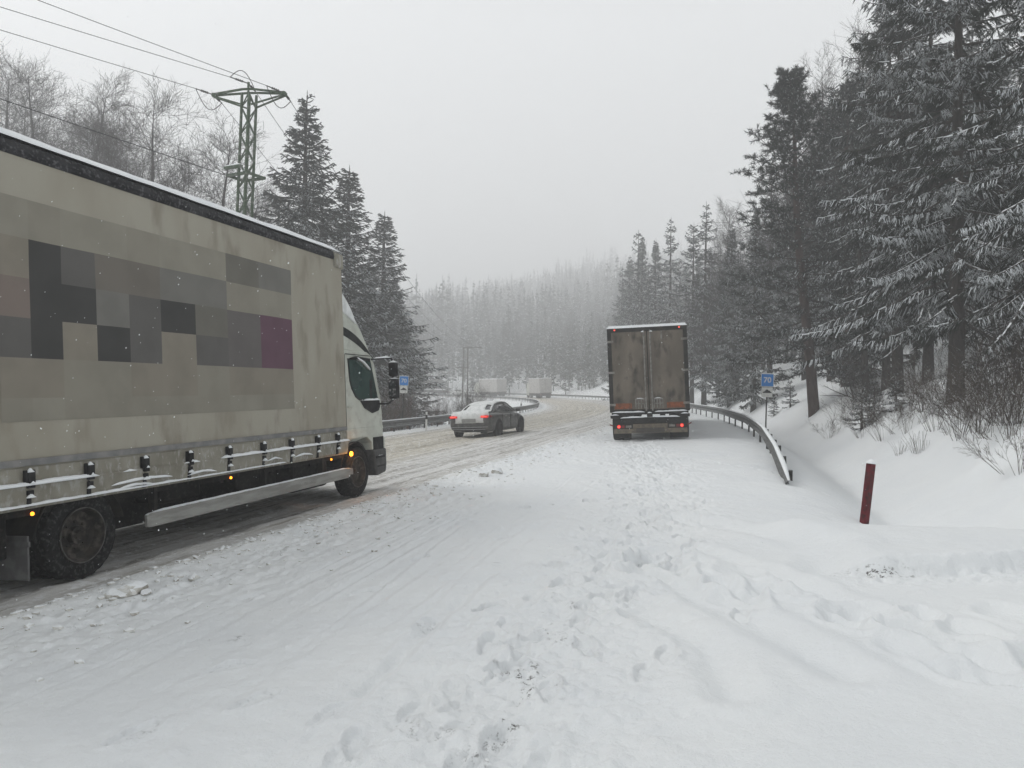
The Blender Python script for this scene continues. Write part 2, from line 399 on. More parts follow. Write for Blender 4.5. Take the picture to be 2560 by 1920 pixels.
# drifts and lumps
lf_ = 1-.75*(1-ss((GX+1.6)/1.6))*(GY < 14)
GZ += off*lf_*(.045*fbm(GX*.55, GY*.55, 1)+.020*fbm(GX*2.2, GY*2.2, 2)+.006*fbm(GX*11, GY*11, 8, 2)*nearw)
GZ += off*.010*fbm(GL*1.1, GS*4.5, 7, 3)*ss((GL+2.8)/1.5)*(1-ss((GL-LR(GS))/1))*ss((GY-9)/5)
cr = np.exp(-((GL+4.75)/.62)**2)*off*(GY < 60)
GZ += cr*(.040*ss((vnoise(GX*7, GY*7, 81)-.55)*4)*vnoise(GX*2.3, GY*2.3, 82)+.022*fbm(GX*15, GY*15, 83, 3))
slope = ss((GL-LR(GS)-1.9)/3)
GZ += off*slope*(.28*fbm(GX*.22, GY*.22, 3)+.07*fbm(GX*1.1, GY*1.1, 4))
GZ += ss((-17-GL)/3)*(.35*fbm(GX*.15, GY*.15, 9)+.08*fbm(GX*.8, GY*.8, 10))
GZ -= onroad*.11
# the ploughed berm along the carriageway and by the left rail
bn = .5+.9*vnoise(GS*2.6, GL*5, 11)
GZ += off*.055*bn*np.exp(-((GL+5.25)/.22)**2)*(GY < 200)+off*.03*vnoise(GX*6, GY*6, 12)*np.exp(-((GL+4.9)/.55)**2)
GZ += off*.10*(.6+.6*vnoise(GS*.9, GL, 13))*np.exp(-((GL+15.35)/.3)**2)
dirt = np.zeros_like(GZ); tint = np.zeros_like(GZ)
tint += .8*np.exp(-((GL+5.35)/.16)**2)*vnoise(GS*3, GL*6, 14)+.5*np.exp(-((GL+15.1)/.2)**2)
dirt += .55*np.exp(-((GL+5.4)/.13)**2)*off*ss((vnoise(GS*1.6, GL*3, 15)-.45)*6)
# culvert crossing with its little scarp on the right
edge = 6.32+.10*fbm(GX*1.3, GX*.3, 16)-.06*(GX-3)
plat = ss((GX-2.75)/.5)*ss((GY-edge)/.16)*(1-ss((GY-8.3)/.7))
lump = vnoise(GX*13, GY*13, 18)
near_ = (GY < 12) & (GX > 0)
GZ += np.where(near_, plat*.15, 0)
face = ss((GX-2.5)/.4)*np.exp(-((GY-edge+.05)/.22)**2)
GZ += np.where(near_, face*(.05*(lump-.5)+.03*fbm(GX*24, GY*24, 19, 2)), 0)
dirt += np.where(near_, 2.2*np.exp(-((GX-3.05)/.26)**2-((GY-edge+.0)/.07)**2)+.5*np.exp(-((GY-edge+.02)/.05)**2)*(GX > 3)*(GX < 5)*vnoise(GX*3, GY*9, 17), 0)
# trodden trail
tx = np.interp(GY, [2, 3.25, 4.4, 5.9, 9.6, 15.5, 22, 30], [-.35, -.12, .2, .55, 1.9, 2.9, 3.6, 4.2])
tw = np.interp(GY, [2, 6, 16, 30], [.85, .8, .95, .6]); td = np.exp(-((GX-tx)/tw)**2)*off*(GY < 30)*ss((GL+5)/1.0)
GZ += td*(-.02+.056*fbm(GX*5.5, GY*5.5, 20, 5)+.034*fbm(GX*17, GY*17, 21, 4))
GZ += ss((GL+5.1)/.6)*(1-ss((GX-tx-.3)/1.2))*(GY < 26)*(.012*fbm(GX*7, GY*7, 22, 3)+.020*ss((vnoise(GX*1.3, GY*.9, 23)-.45)*4)*fbm(GX*9, GY*6, 24, 3))
# straight tyre grooves on the left, parallel to the road
ld = GX*math.cos(R(13.5))-GY*math.sin(R(13.5)); sdn = GX*math.sin(R(13.5))+GY*math.cos(R(13.5))
for l0, dp, w0, a, b in ((-1.78, .034, .065, 3.4, 5.6), (-1.78, .012, .06, 2, 9), (-1.45, .016, .05, 2, 4.2), (-2.45, .012, .05, 2, 7.5), (-2.95, .022, .05, 5, 7.2), (-2.95, .008, .05, 2, 12), (-3.35, .012, .05, 3, 10), (-3.9, .014, .06, 3, 14), (-4.4, .010, .05, 4, 11), (-2.1, .006, .04, 3, 9)):
    q = ld-l0+.03*fbm(sdn*.5, sdn*.1, int(-l0*10), 2)
    GZ += 1.5*off*(GY < 16)*(-dp*np.exp(-(q/w0)**2)+.4*dp*np.exp(-((q-1.7*w0)/(w0*.7))**2))*ss((sdn-a)/.8)*(1-ss((sdn-b)/.8))*(.6+.5*fbm(sdn*5, q*5, 31, 2))
rl_ = random.Random(12)
for i in range(26):
    l0 = rl_.uniform(-4.7, -.5); a = rl_.uniform(1, 7); b = a+rl_.uniform(2, 9); an = R(13.5+rl_.uniform(-4, 3)); w0 = rl_.uniform(.012, .035); dp = rl_.uniform(.004, .011)
    ld2 = GX*math.cos(an)-GY*math.sin(an); q = ld2-l0+.02*fbm(sdn*.6, sdn*.1, 100+i, 2)
    GZ += off*(GY < 16)*(np.abs(q) < .2)*(-dp*np.exp(-(q/w0)**2)+.5*dp*np.exp(-((q-2*w0)/w0)**2))*ss((sdn-a)/.8)*(1-ss((sdn-b)/.8))
def stroke(pts, w, dp, rim=.35):
    "a soft groove along a world polyline"
    global GZ
    best = np.full(GX.shape, 9.)
    for (x0, y0), (x1, y1) in zip(pts[:-1], pts[1:]):
        dx, dy = x1-x0, y1-y0; t = np.clip(((GX-x0)*dx+(GY-y0)*dy)/(dx*dx+dy*dy), 0, 1)
        best = np.minimum(best, np.hypot(GX-x0-t*dx, GY-y0-t*dy))
    GZ -= dp*np.exp(-(best/w)**2)*(.75+.5*fbm(GX*2, GY*2, 41, 2)); GZ += rim*dp*np.exp(-((best-1.9*w)/(w*.8))**2)
stroke([(1.75, 8.2), (2.35, 6.4), (2.55, 5.2), (2.75, 4.2), (3.6, 3.2)], .10, .050)
stroke([(1.2, 7.2), (1.5, 6.0), (1.75, 5.0), (1.9, 4.2)], .13, .055)
stroke([(2.2, 9.5), (2.9, 8.2), (3.1, 7.2), (2.7, 6.5)], .16, .055)
stroke([(1.0, 5.6), (1.25, 4.8), (1.2, 4.0)], .12, .055)
rnd = random.Random(5)
def dent(cx, cy_, ang, a, b, dp, rim=.3, sharp=3, dirty=0):
    i0, i1 = np.searchsorted(gy, [cy_-a*2.2, cy_+a*2.2]); j0, j1 = np.searchsorted(gx, [cx-a*2.2, cx+a*2.2])
    X = GX[i0:i1, j0:j1]-cx; Y = GY[i0:i1, j0:j1]-cy_
    u = X*math.sin(ang)+Y*math.cos(ang); v = X*math.cos(ang)-Y*math.sin(ang)
    bb = b*(1-.22*np.clip(-u/a, -1, 1)*0-.18*np.cos(np.clip(u/a, -1, 1)*3.1+2))
    r = np.sqrt((u/a)**2+(v/bb)**2)
    if a < .17: GZ[i0:i1, j0:j1] += .007*ss((1.1-r)*4)*(np.sin(u*160)*.5+fbm(X*30+cx*9, Y*30, 33, 2))+.012*np.exp(-((r-1.3)/.3)**2)*fbm(X*24+cx*7, Y*24, 34, 2)
    GZ[i0:i1, j0:j1] += -dp*ss((1.12-r)*sharp)+rim*dp*np.exp(-((r-1.22)/.2)**2)
    if dirty: dirt[i0:i1, j0:j1] += dirty*ss((1.15-r)*3)
# boot prints on the trail
for k in range(125):
    y0 = 2.7+18*(k/125)**1.5+rnd.uniform(-.1, .1); x0 = float(np.interp(y0, [2, 3.25, 4.4, 5.9, 9.6, 15.5, 22], [-.35, -.12, .2, .55, 1.9, 2.9, 3.6]))+rnd.gauss(0, .46)+(.11 if k % 2 else -.11)
    dent(x0, y0, R(rnd.gauss(22, 22)), .155, .058, rnd.uniform(.016, .036), .45, 4.0, .4 if rnd.random() < .3 else 0)
for x0, y0, an in ((-1.72, 4.65, 60), (-1.38, 4.1, 40), (-1.86, 3.75, 35), (-2.2, 6.3, 30), (-1.2, 6.4, 50), (-.6, 5.4, 20), (-.9, 7.6, 20), (-2.6, 8.3, 30), (-.1, 8.4, 10), (.3, 10.5, 25), (-3.2, 5.6, 40), (.9, 12.5, 20), (-.4, 12.2, 10)):
    dent(x0, y0, R(an), .15, .06, .017, .45, 4.5, .3)
for px, py in ((1470, 1262), (1610, 1250), (1650, 1335), (1380, 1420), (1310, 1270), (1580, 1410), (1500, 1500), (1640, 1420), (1720, 1378)):
    d = ray(px, py, 1); k = 1.62/(EYE-d.z); dent(d.x*k, k, R(30), .12, .08, .05, .4, 3.5)
# half-filled older prints in the deep snow on the right: soft hollows
for k in range(40):
    t = rnd.random(); x0 = 1.0+2.6*(1-t)+rnd.gauss(0, .28)+.2; y0 = 2.9+4.6*t+rnd.gauss(0, .35)
    dent(x0, y0, R(rnd.gauss(-20, 25)), rnd.uniform(.2, .34), rnd.uniform(.11, .17), rnd.uniform(.03, .075), .35, 1.4)
for x0, y0, s_ in ((.28, 5.1, .11), (.22, 4.65, .20), (.12, 4.15, .17), (.02, 3.75, .09), (.05, 4.4, .12), (-.12, 3.32, .16), (.5, 5.7, .08), (-.38, 2.95, .14), (.35, 6.0, .07), (.34, 4.85, .10)):
    dirt += 1.0*np.exp(-((GX-x0)/(s_*.8))**2-((GY-y0)/(s_*1.15))**2)*ss((vnoise(GX*9, GY*9, 61)-.3)*3)
for px, py, s_ in ((600, 1560, .07), (1240, 1410, .05), (540, 1330, .06), (480, 1390, .05), (720, 1345, .05), (800, 1330, .07), (2435, 1330, .06), (1840, 1440, .03), (1380, 1265, .06), (1530, 1268, .05)):
    d = ray(px, py, 1); k = 1.62/(EYE-d.z); dirt += .9*np.exp(-((GX-d.x*k)**2+(GY-k)**2)/s_**2)
# animal/boot track running up the far side of the ditch
for k in range(16):
    x0 = 5.9-.12*k+rnd.gauss(0, .04); y0 = 11.2+.42*k; dent(x0, y0, R(-15), .10, .06, .035, .3, 3)
me = npmesh('snow_ground', np.stack([GX, GY, GZ], -1).reshape(-1, 3),
    (lambda n, m: (np.arange(n-1)[:, None]*m+np.arange(m-1)[None])[..., None]+np.array([0, 1, m+1, m]))(*GX.shape).reshape(-1, 4), smooth=True)
for nm, arr in (('dirt', dirt), ('tint', tint)):
    at = me.attributes.new(nm, 'FLOAT', 'POINT'); at.data.foreach_set('value', np.clip(arr, 0, 1.5).ravel().astype(np.float32))
tag(link('snow_ground', me, None, ['ground']), kind='structure')
def H(x, y):
    "height of the built ground"
    j = min(max(np.searchsorted(gx, x)-1, 0), len(gx)-2); i = min(max(np.searchsorted(gy, y)-1, 0), len(gy)-2)
    fx = (x-gx[j])/(gx[j+1]-gx[j]); fy = (y-gy[i])/(gy[i+1]-gy[i])
    return float((GZ[i, j]*(1-fx)+GZ[i, j+1]*fx)*(1-fy)+(GZ[i+1, j]*(1-fx)+GZ[i+1, j+1]*fx)*fy)
# road
rs = np.array(list(np.arange(-50, 3, 1.0))+list(np.arange(3, 24, .06))+grow(24, 326, .07, 1.012, 1.5)); rl = np.arange(-15.35, -5.05, .06)
RS, RL = np.meshgrid(rs, rl, indexing='ij')
sh = np.interp(RS, [0, 60, 326], [0, 0, 0])
RZ = plane(RS, RL); rt = np.zeros_like(RZ); rdirt = np.zeros_like(RZ)
wob = .12*fbm(RS*.12, RL*0, 51, 2)
for l0, dp, w0 in ((-6.45, .030, .28), (-8.35, .030, .28), (-9.75, .03, .30), (-11.5, .032, .30), (-13.2, .02, .25), (-14.3, .015, .22), (-7.2, .010, .15), (-10.6, .012, .2)):
    q = RL-l0+wob
    RZ += -dp*np.exp(-(q/w0)**2)+.35*dp*np.exp(-((q-1.7*w0)/.12)**2)+.35*dp*np.exp(-((q+1.7*w0)/.12)**2)
    rdirt += .8*np.exp(-((q-w0*1.05)/.07)**2)+.55*np.exp(-((q+w0)/.08)**2)
RZ += .020*fbm(RL*5, RS*.8, 52, 4)+.014*fbm(RL*14, RS*5, 53, 3)+.014*fbm(RL*2, RS*1.7, 54, 3)+.02*ss((vnoise(RL*6, RS*2.5, 56)-.6)*5)*vnoise(RL*1.5, RS*.4, 57)
rt = np.interp(RL+wob+.3*fbm(RS*.15, RL*.8, 55, 2), [-15.2, -14.4, -13.4, -9.2, -8.2, -5.5], [0, .35, .95, .95, .22, .12])
RXv, RYv = sl_xy(RS, RL)
me = npmesh('road', np.stack([RXv, RYv, RZ-.012], -1).reshape(-1, 3),
    (lambda n, m: (np.arange(n-1)[:, None]*m+np.arange(m-1)[None])[..., None]+np.array([0, m, m+1, 1]))(*RS.shape).reshape(-1, 4)[:, ::-1], smooth=True)
for nm, arr in (('dirt', rdirt), ('tint', rt)):
    at = me.attributes.new(nm, 'FLOAT', 'POINT'); at.data.foreach_set('value', np.clip(arr, 0, 1).ravel().astype(np.float32))
uvl = me.uv_layers.new(name='uv'); li = np.empty(len(me.loops), np.int32); me.loops.foreach_get('vertex_index', li)
uvl.data.foreach_set('uv', np.stack([RL.ravel()[li], RS.ravel()[li]], -1).astype(np.float32).ravel())
tag(link('road', me, None, ['road']), kind='structure')

# ------------------------------------------------------------------ lumps of ploughed snow
def rock(seed, n=2):
    "a lumpy clod: a subdivided, displaced sphere"
    import bmesh
    bm = bmesh.new(); bmesh.ops.create_icosphere(bm, subdivisions=n, radius=1)
    rr = random.Random(seed); dirs = [(Vector([rr.gauss(0, 1) for _ in range(3)]).normalized(), rr.uniform(.55, .95)) for _ in range(9)]
    for v in bm.verts:
        for d, l in dirs:
            t = v.co.dot(d)
            if t > l: v.co -= d*(t-l)*.85
        v.co *= 1+rr.uniform(-.05, .05)
    vs = np.array([v.co[:] for v in bm.verts]); fs = np.array([[v.index for v in f.verts] for f in bm.faces]); bm.free(); return vs, fs
M['clod'] = mat('dirty_clod', (.70, .70, .67), (.38, .355, .31), 9, .8, snow=.75, bump=.5)
for i, (px, py, r_, lb) in enumerate(((292, 1493, .085, 'white clod of ploughed snow beside the brown-stained clod at lower left'), (328, 1487, .12, 'large brown-stained snow clod on the berm at lower left'), (365, 1484, .045, 'small grey clod just right of the brown-stained one'), (1210, 1188, .10, 'grey clod on the berm nearest below the dark sedan'), (1245, 1182, .13, 'wide low clod of dirty snow on the berm right of the sedan'), (486, 1447, .06, 'grey snow lump on the berm below the side rail of the box truck'))):
    d = ray(px, py, 1); k = 1.62/(EYE-d.z)
    for _ in range(8): k = (EYE-H(d.x*k, k))/(EYE-d.z)
    v, f = rock(40+i, 3); v = v*np.array([r_*1.3, r_, r_*.72])
    o = link('snow_clod', npmesh('snow_clod', v, f, smooth=False), None, ['clod']); o.location = (d.x*k, k, H(d.x*k, k)+r_*.25); o.rotation_euler.z = i
    tag(o, lb, 'snow clod', 'clods of ploughed snow on the berm')
rk = [rock(60+i, 1) for i in range(4)]; V = []; F = []; nb = 0
for i in range(4200):
    s_ = 2+46*rnd.random()**1.3; l_ = -5.35+rnd.gauss(0, .12)+(abs(rnd.gauss(0, .62)) if rnd.random() < .6 else 0); x, y = sl_xy(s_, l_)
    if y < 2.6: continue
    v, f = rk[i % 4]; q = .007+.032*rnd.random()**4; a = rnd.uniform(0, 6.3)
    v = v*q*np.array([1.3, 1, .7]); v = np.stack([v[:, 0]*math.cos(a)-v[:, 1]*math.sin(a), v[:, 0]*math.sin(a)+v[:, 1]*math.cos(a), v[:, 2]], -1)
    V.append(v+np.array([x, y, max(H(x, y), float(plane(s_, l_))-.02)+q*.2])); F.append(f+nb); nb += len(v)
tag(link('snow_crumbs', npmesh('snow_crumbs', np.concatenate(V), np.concatenate(F)), None, ['clod']), 'crumbs of dirty ploughed snow strewn along the road edge', 'snow crumbs', kind='stuff')

# ------------------------------------------------------------------ guardrails
def rail(name, label, s0, s1, lat, hfun, face, second=False, posts=()):
    lf = lat if callable(lat) else (lambda q: lat)
    lat = float(lf(s0))
    root_xy = sl_xy(float(max(s0, 0)), lat); root = thing(name, label, 'guardrail', Matrix.Translation((*root_xy, float(plane(s0, lat)))), 'steel guardrails along the road')
    off = Vector((root_xy[0], root_xy[1], float(plane(s0, lat))))
    S = np.array(grow(s0, s1, .5, 1.02, 2.0)+[s1])
    prof = [(0, .155), (.05, .13), (.08, .09), (.05, .045), (.005, .02), (.005, -.02), (.05, -.045), (.08, -.09), (.05, -.13), (0, -.155)]
    prof = prof+[(a-.012, b) for a, b in prof[::-1]]; k = len(prof); v = []; sn = []; pp = []
    for s_ in S:
        for a, b in prof:
            x, y = sl_xy(s_, lf(s_)+face*a); v.append((x, y, float(plane(s_, lf(s_)))+hfun(s_)-.155+b))
        x, y = sl_xy(s_, lf(s_)+face*.02); sn.append(Vector((x, y, float(plane(s_, lf(s_)))+hfun(s_)-.004))-off)
        x, y = sl_xy(s_, lf(s_)+face*.01); pp.append(Vector((x, y, float(plane(s_, lat))+.26))-off)
    v = np.array(v)-np.array(off); n = len(S)
    q = np.array([[i*k+j, i*k+(j+1) % k, (i+1)*k+(j+1) % k, (i+1)*k+j] for i in range(n-1) for j in range(k)])
    me = npmesh('beam', v, q, smooth=False); link('beam', me, root, ['galv'])
    near = [p for p in sn]
    MB().snow(near, .10, .045, 3, step=.35, taper=True).build('snow_cap', 'snow', root, smooth=True)
    if second: MB().tube(pp, .045, 8).build('lower_rail', 'galv', root); MB().snow([p+Vector((0, 0, .04)) for p in pp], .06, .02, 5, step=.5).build('snow_strip', 'snow', root, smooth=True)
    bp = None
    for s_ in posts:
        h = R(float(np.interp(s_, PS, PH))); hf = hfun(s_)
        if bp is None:
            m = MB().box(-.03, .03, -.05, .05, -.9, -.02).box(-.075, -.03, -.06, .06, -.28, -.03)
            bp = m.build('post', 'steel_dk', root, 0); o = bp
        else: o = bp.copy(); COL.objects.link(o); o.parent = root
        x, y = sl_xy(float(s_), lf(s_)-face*.07); o.location = Vector((x, y, float(plane(s_, lf(s_)))+hf))-off; o.rotation_euler = (0, 0, -h if face < 0 else -h+math.pi)
    return root
hr = lambda s_: float(np.interp(s_, [13.3, 14.5, 17, 24, 40], [.0, .17, .36, .52, .58]))
rail('guardrail', 'snow-capped guardrail on the right, curving past the trailer and sinking into snow', 13.4, 300, lambda q: float(LR(q)), hr, -1,
     posts=[14.2, 15.6, 17, 18.4, 20, 21.6]+list(np.arange(24.1, 150, 2.5)))
rail('guardrail', 'snow-capped guardrail on the left, passing behind the dark sedan round the inner bend', 8, 300, -16.2, lambda s_: .60, 1, True,
     posts=list(np.arange(9, 120, 2.0))+list(np.arange(120, 250, 4.0)))

# ------------------------------------------------------------------ signs, marker posts
def text_mesh(txt, size, parent, name, m, loc, depth=.004):
    cu = bpy.data.curves.new('t', 'FONT'); cu.body = txt; cu.size = size; cu.extrude = depth; cu.align_x = 'CENTER'; cu.align_y = 'CENTER'
    cu.offset = size*.018
    o = bpy.data.objects.new('t', cu); COL.objects.link(o); bpy.context.view_layer.update()
    me = bpy.data.meshes.new_from_object(o); bpy.data.objects.remove(o)
    o = link(name, me, parent, [m]); o.rotation_euler = (R(90), 0, 0); o.location = loc; return o
def sign(px, Z, topy, label, yaw, lean=0):
    t = ray(px, topy, Z); g = H(t.x, Z); h = t.z-g
    root = thing('road_sign', label, 'road sign', Matrix.Translation((t.x, Z, g)) @ Matrix.Rotation(R(yaw), 4, 'Z') @ Matrix.Rotation(R(lean), 4, 'Y'), 'blue recommended speed signs')
    w = .25; z1 = h; z0 = h-.53
    MB().cyl((0, .05, -.3), (0, .05, h-.03), .03, n=10).build('pole', 'steel_dk', root)
    def rr(x0, x1, a, b, r=.03):
        o = []
        for cx, cz, s0 in ((x1-r, b-r, 0), (x0+r, b-r, 90), (x0+r, a+r, 180), (x1-r, a+r, 270)):
            o += [(cx+r*math.cos(R(s0+t*30)), cz+r*math.sin(R(s0+t*30))) for t in range(4)]
        return o
    p = MB().ext(rr(-w, w, z0, z1), 'y', -.012, .012).build('speed_panel', 'signwhite', root)
    MB().ext(rr(-w+.022, w-.022, z0+.022, z1-.022, .02), 'y', -.0155, -.0125).build('blue_field', 'signblue', p)
    text_mesh('70', .30, p, 'number', 'signwhite', (0, -.019, (z0+z1)/2+.0), .003)
    MB().snow([(-w, 0, z1-.002), (w*.9, 0, z1-.002)], .05, .022, 4).build('snow_cap', 'snow', p, smooth=True)
    z2 = z0-.02; z3 = z2-.40; w2 = .21
    q = MB().ext(rr(-w2, w2, z3, z2), 'y', -.012, .012).build('symbol_panel', 'signwhite', root)
    zc = z3+.20
    pts = [(-.17, zc-.03), (-.17, zc+.0), (-.12, zc+.03), (-.09, zc+.035), (-.055, zc+.085), (-.01, zc+.115), (.03, zc+.10), (.06, zc+.065), (.085, zc+.07), (.11, zc+.05), (.135, zc+.015), (.17, zc+.0), (.17, zc-.03)]
    MB().ext(pts, 'y', -.016, -.0125).build('cloud_symbol', 'signblack', q)
    return root
sign(1916, 30, 934, 'blue 70 sign over a white plate, behind the right guardrail near the trailer', -10, 1)
sign(1008, 41, 940, 'blue 70 sign over a white plate, behind the left guardrail beside the truck mirrors', 5, 1)
# dark red post leaning in the snow on the right
d = ray(2160, 1308, 1); k = 8.
for _ in range(9): k = (EYE-H(d.x*k, k))/(EYE-d.z)
root = thing('marker_post', 'dark red painted post with a snow cap standing alone by the ditch', 'post', Matrix.Translation((d.x*k, k, H(d.x*k, k))) @ Matrix.Rotation(R(22), 4, 'Z') @ Matrix.Rotation(R(6.0), 4, 'Y') @ Matrix.Rotation(R(2.0), 4, 'X'))
hp = 150/1862*k*1.01
MB().box(-.045, .045, -.045, .045, -.4, hp).build('shaft', 'redpost', root, .008)
cap = MB()
cap.lathe([(0, .062), (.012, .063), (.03, .055), (.05, .035), (.062, .014), (.064, 0.0005)], (0, 0, hp), 14, ax='z'); cap.build('snow_cap', 'snow', root, smooth=True)
def delineator(px, Z, label):
    x = ray(px, 1000, Z).x; g = H(x, Z)
    root = thing('roadside_marker', label, 'marker post', Matrix.Translation((x, Z, g)), 'small roadside marker posts')
    MB().box(-.05, .05, -.03, .03, -.3, 1.0).build('shaft', 'whitep', root, .01)
    MB().box(-.053, .053, -.033, .033, .62, .84).build('dark_band', 'black', root)
delineator(1067, 38.5, 'short black and white roadside marker above the left guardrail, near the blue sign')
delineator(1303, 66, 'short black and white roadside marker behind the left guardrail, ahead of the sedan')
# ------------------------------------------------------------------ vehicles
def wheel(parent, x, y, r, w, face, dark=False, deep=True, name='wheel', rimm='rim'):
    "hub > tyre, rim.  face = +1: outer side towards +X"
    f = face; N = 96
    tp = [(-w*.42, r*.60), (-w*.5, r*.70), (-w*.5, r*.88), (-w*.44, r*.965), (-w*.40, r), (-w*.14, r), (-w*.11, r*.975), (w*.0, r*.975), (w*.05, r), (w*.40, r), (w*.44, r*.965), (w*.5, r*.88), (w*.5, r*.70), (w*.42, r*.60)]
    h = MB().cyl((x+f*w*.05, y, r), (x+f*w*.28, y, r), r*.22, r*.20, 16).cyl((x+f*w*.28, y, r), (x+f*w*.36, y, r), r*.13, r*.11, 12)
    for i in range(8):
        a = i*math.pi/4; h.cyl((x+f*w*.10, y+r*.30*math.cos(a), r+r*.30*math.sin(a)), (x+f*w*.17, y+r*.30*math.cos(a), r+r*.30*math.sin(a)), r*.035, n=6)
    o = h.build(name, rimm, parent)
    t = MB().lathe([(f*a, b) for a, b in tp], (x, y, r), N, mod=lambda i, j: (-r*.016 if (i//2) % 2 and j in (4, 5, 8, 9) else 0)).build('tyre', 'rubber', o)
    d = .30 if deep else .12
    rp = [(w*.44, r*.62), (w*.50, r*.635), (w*.50, r*.60), (w*.42, r*.585), (w*(.42-d), r*.53), (w*(.36-d), r*.42), (w*(.38-d), r*.20), (w*(.38-d), r*.02)]
    MB().lathe([(f*a, b) for a, b in rp], (x, y, r), 36).build('rim', rimm, o, smooth=False)
    MB().lathe([(f*w*.47, r*.62), (f*w*.515, r*.628), (f*w*.515, r*.606), (f*w*.46, r*.60)], (x, y, r), 40).build('rim_edge', 'rimlip', o, smooth=True)
    return o
# --- the box truck passing on the left: origin on the ground at the middle of its right-hand side's rear wheel station
SR, LT = 5.84, -5.94-1.25
T1 = road_frame(SR, LT, pitch=.0159)
trk = thing('box_truck', 'grey beige curtain-sided box truck with a greyish white cab, filling the left of the view', 'truck', T1)
XS = 1.25; YB0, YB1 = -3.2, 5.22; ZB, ZT = .78, 3.93
WB = 5.69
MB().box(-XS, XS, YB0, YB1, ZB+.02, ZT+.02).build('cargo_body', 'tarp', trk, .02)
# slightly billowing tarpaulin on the near side
n1, n2 = 90, 26; gy1 = np.linspace(YB0+.02, YB1, n1); gz1 = np.linspace(1.13, ZT, n2); A, B_ = np.meshgrid(gy1, gz1, indexing='ij')
bul = .018*fbm(A*.9, B_*.5, 71, 3)+.012*np.sin(A*2*math.pi/1.43)*ss((B_-1.0)/.4)*ss((3.6-B_)/.8)
X_ = XS+.022+bul*ss((A-YB0)/.2)*ss((YB1-A)/.15)*ss((B_-1.05)/.15)*ss((ZT-B_)/.2)
qd = (lambda n, m: (np.arange(n-1)[:, None]*m+np.arange(m-1)[None])[..., None]+np.array([0, m, m+1, 1]))(n1, n2).reshape(-1, 4)
link('tarpaulin', npmesh('tarpaulin', np.stack([X_, A, B_], -1).reshape(-1, 3), qd, smooth=True), trk, ['tarp'])
def tx_(y, z):  # surface of the tarpaulin
    i = np.clip(np.interp(y, gy1, np.arange(n1)), 0, n1-1.01); j = np.clip(np.interp(z, gz1, np.arange(n2)), 0, n2-1.01); a, b = int(i), int(j)
    return X_[a, b]*(1-(i-a))*(1-(j-b))+X_[a+1, b]*(i-a)*(1-(j-b))+X_[a, b+1]*(1-(i-a))*(j-b)+X_[a+1, b+1]*(i-a)*(j-b)
# mosaic squares of grey, brown and purple, added in place of the tarpaulin's unreadable print
PC = {'a': (.062, .061, .059), 'b': (.118, .113, .107), 'c': (.155, .148, .128), 'd': (.165, .15, .13), 'e': (.235, .213, .175), 'p': (.130, .075, .10), 'q': (.135, .125, .12), 'f': (.20, .165, .145), 'g': (.175, .17, .155)}
PC['h'] = (.262, .247, .205); PC['i'] = (.248, .232, .192)
PM = {k: mat('mosaic_tone_'+n_, PC[k], tuple(c*.9 for c in PC[k]), 2.5, .65) for k, n_ in zip('abcdepqfghi', ('charcoal', 'grey', 'olive_grey', 'brown_grey', 'beige', 'purple', 'mauve', 'rosy_brown', 'pale_grey', 'pale_beige', 'pale_sand'))}
cols_ = [0, 82, 163, 245, 327, 408, 490, 572, 653, 734]
def s_of(px): r_ = (px-1280)/FPX; return (5.816+1.667*r_)/(.2756-.9613*r_)-SR
ys = [s_of(p) for p in cols_]
rows = ['hihhihhcg', 'eabddggih', 'faagbacqp', 'baeabebqp', 'eeiieeiee', 'ihiiiiihi']; zs = [3.56, 3.20, 2.84, 2.48, 2.12, 1.76, 1.55]
tones = sorted(set(''.join(rows))-{'.'}); pr = MB(); tone_i = {k: i for i, k in enumerate(tones)}
for r_, row in enumerate(rows):
    for c_, ch in enumerate(row):
        if ch == '.': continue
        ya, yb, za, zb = ys[c_], ys[c_+1], zs[r_+1], zs[r_]; k = 4
        for i in range(k):
            for j in range(k):
                y0, y1 = ya+(yb-ya)*i/k, ya+(yb-ya)*(i+1)/k; z0, z1 = za+(zb-za)*j/k, za+(zb-za)*(j+1)/k
                pr.add([(tx_(a, b)+.003, a, b) for a, b in ((y0, z0), (y1, z0), (y1, z1), (y0, z1))], [(0, 1, 2, 3)], tone_i[ch])
po = pr.build('print_mosaic', [PM[k] for k in tones], trk)
for m_ in po.data.polygons: m_.use_smooth = False
# roof rail, roof snow
rl_ = MB().ext([(XS-.05, ZT), (XS+.035, ZT), (XS+.045, ZT+.05), (XS+.03, ZT+.12), (XS-.02, ZT+.16), (XS-.05, ZT+.16)], 'y', YB0, YB1-.25)
rl_.ext([(-XS-.035, ZT), (-XS+.05, ZT), (-XS+.05, ZT+.16), (-XS-.02, ZT+.16), (-XS-.045, ZT+.05)], 'y', YB0, YB1-.25).build('roof_rail', 'blackrail', trk, .008)
MB().ext([(XS-.06, ZT-.12), (XS+.05, ZT-.12), (XS+.05, ZT+.10), (XS-.02, ZT+.15), (XS-.06, ZT+.15)], 'y', YB1-.25, YB1+.03).build('corner_cap', 'tarpb', trk, .01)
nn, mm = 130, 40; a1 = np.linspace(YB0, YB1+.05, nn); b1 = np.linspace(-1, 1, mm); A1, B1 = np.meshgrid(a1, b1, indexing='ij')
ed = 1-np.abs(B1)**14; en = 1-np.clip((A1-YB1+.45)/.5, 0, 1)**2
Zr = ZT+.155+(.115+.03*fbm(A1*1.1, B1*2, 73, 3)+.012*fbm(A1*7, B1*8, 74, 2))*(np.clip(ed, 0, 1)**.5)*(.25+.75*en)
Xr = B1*(XS+.035+.012*fbm(A1*4, B1*0, 75, 2))
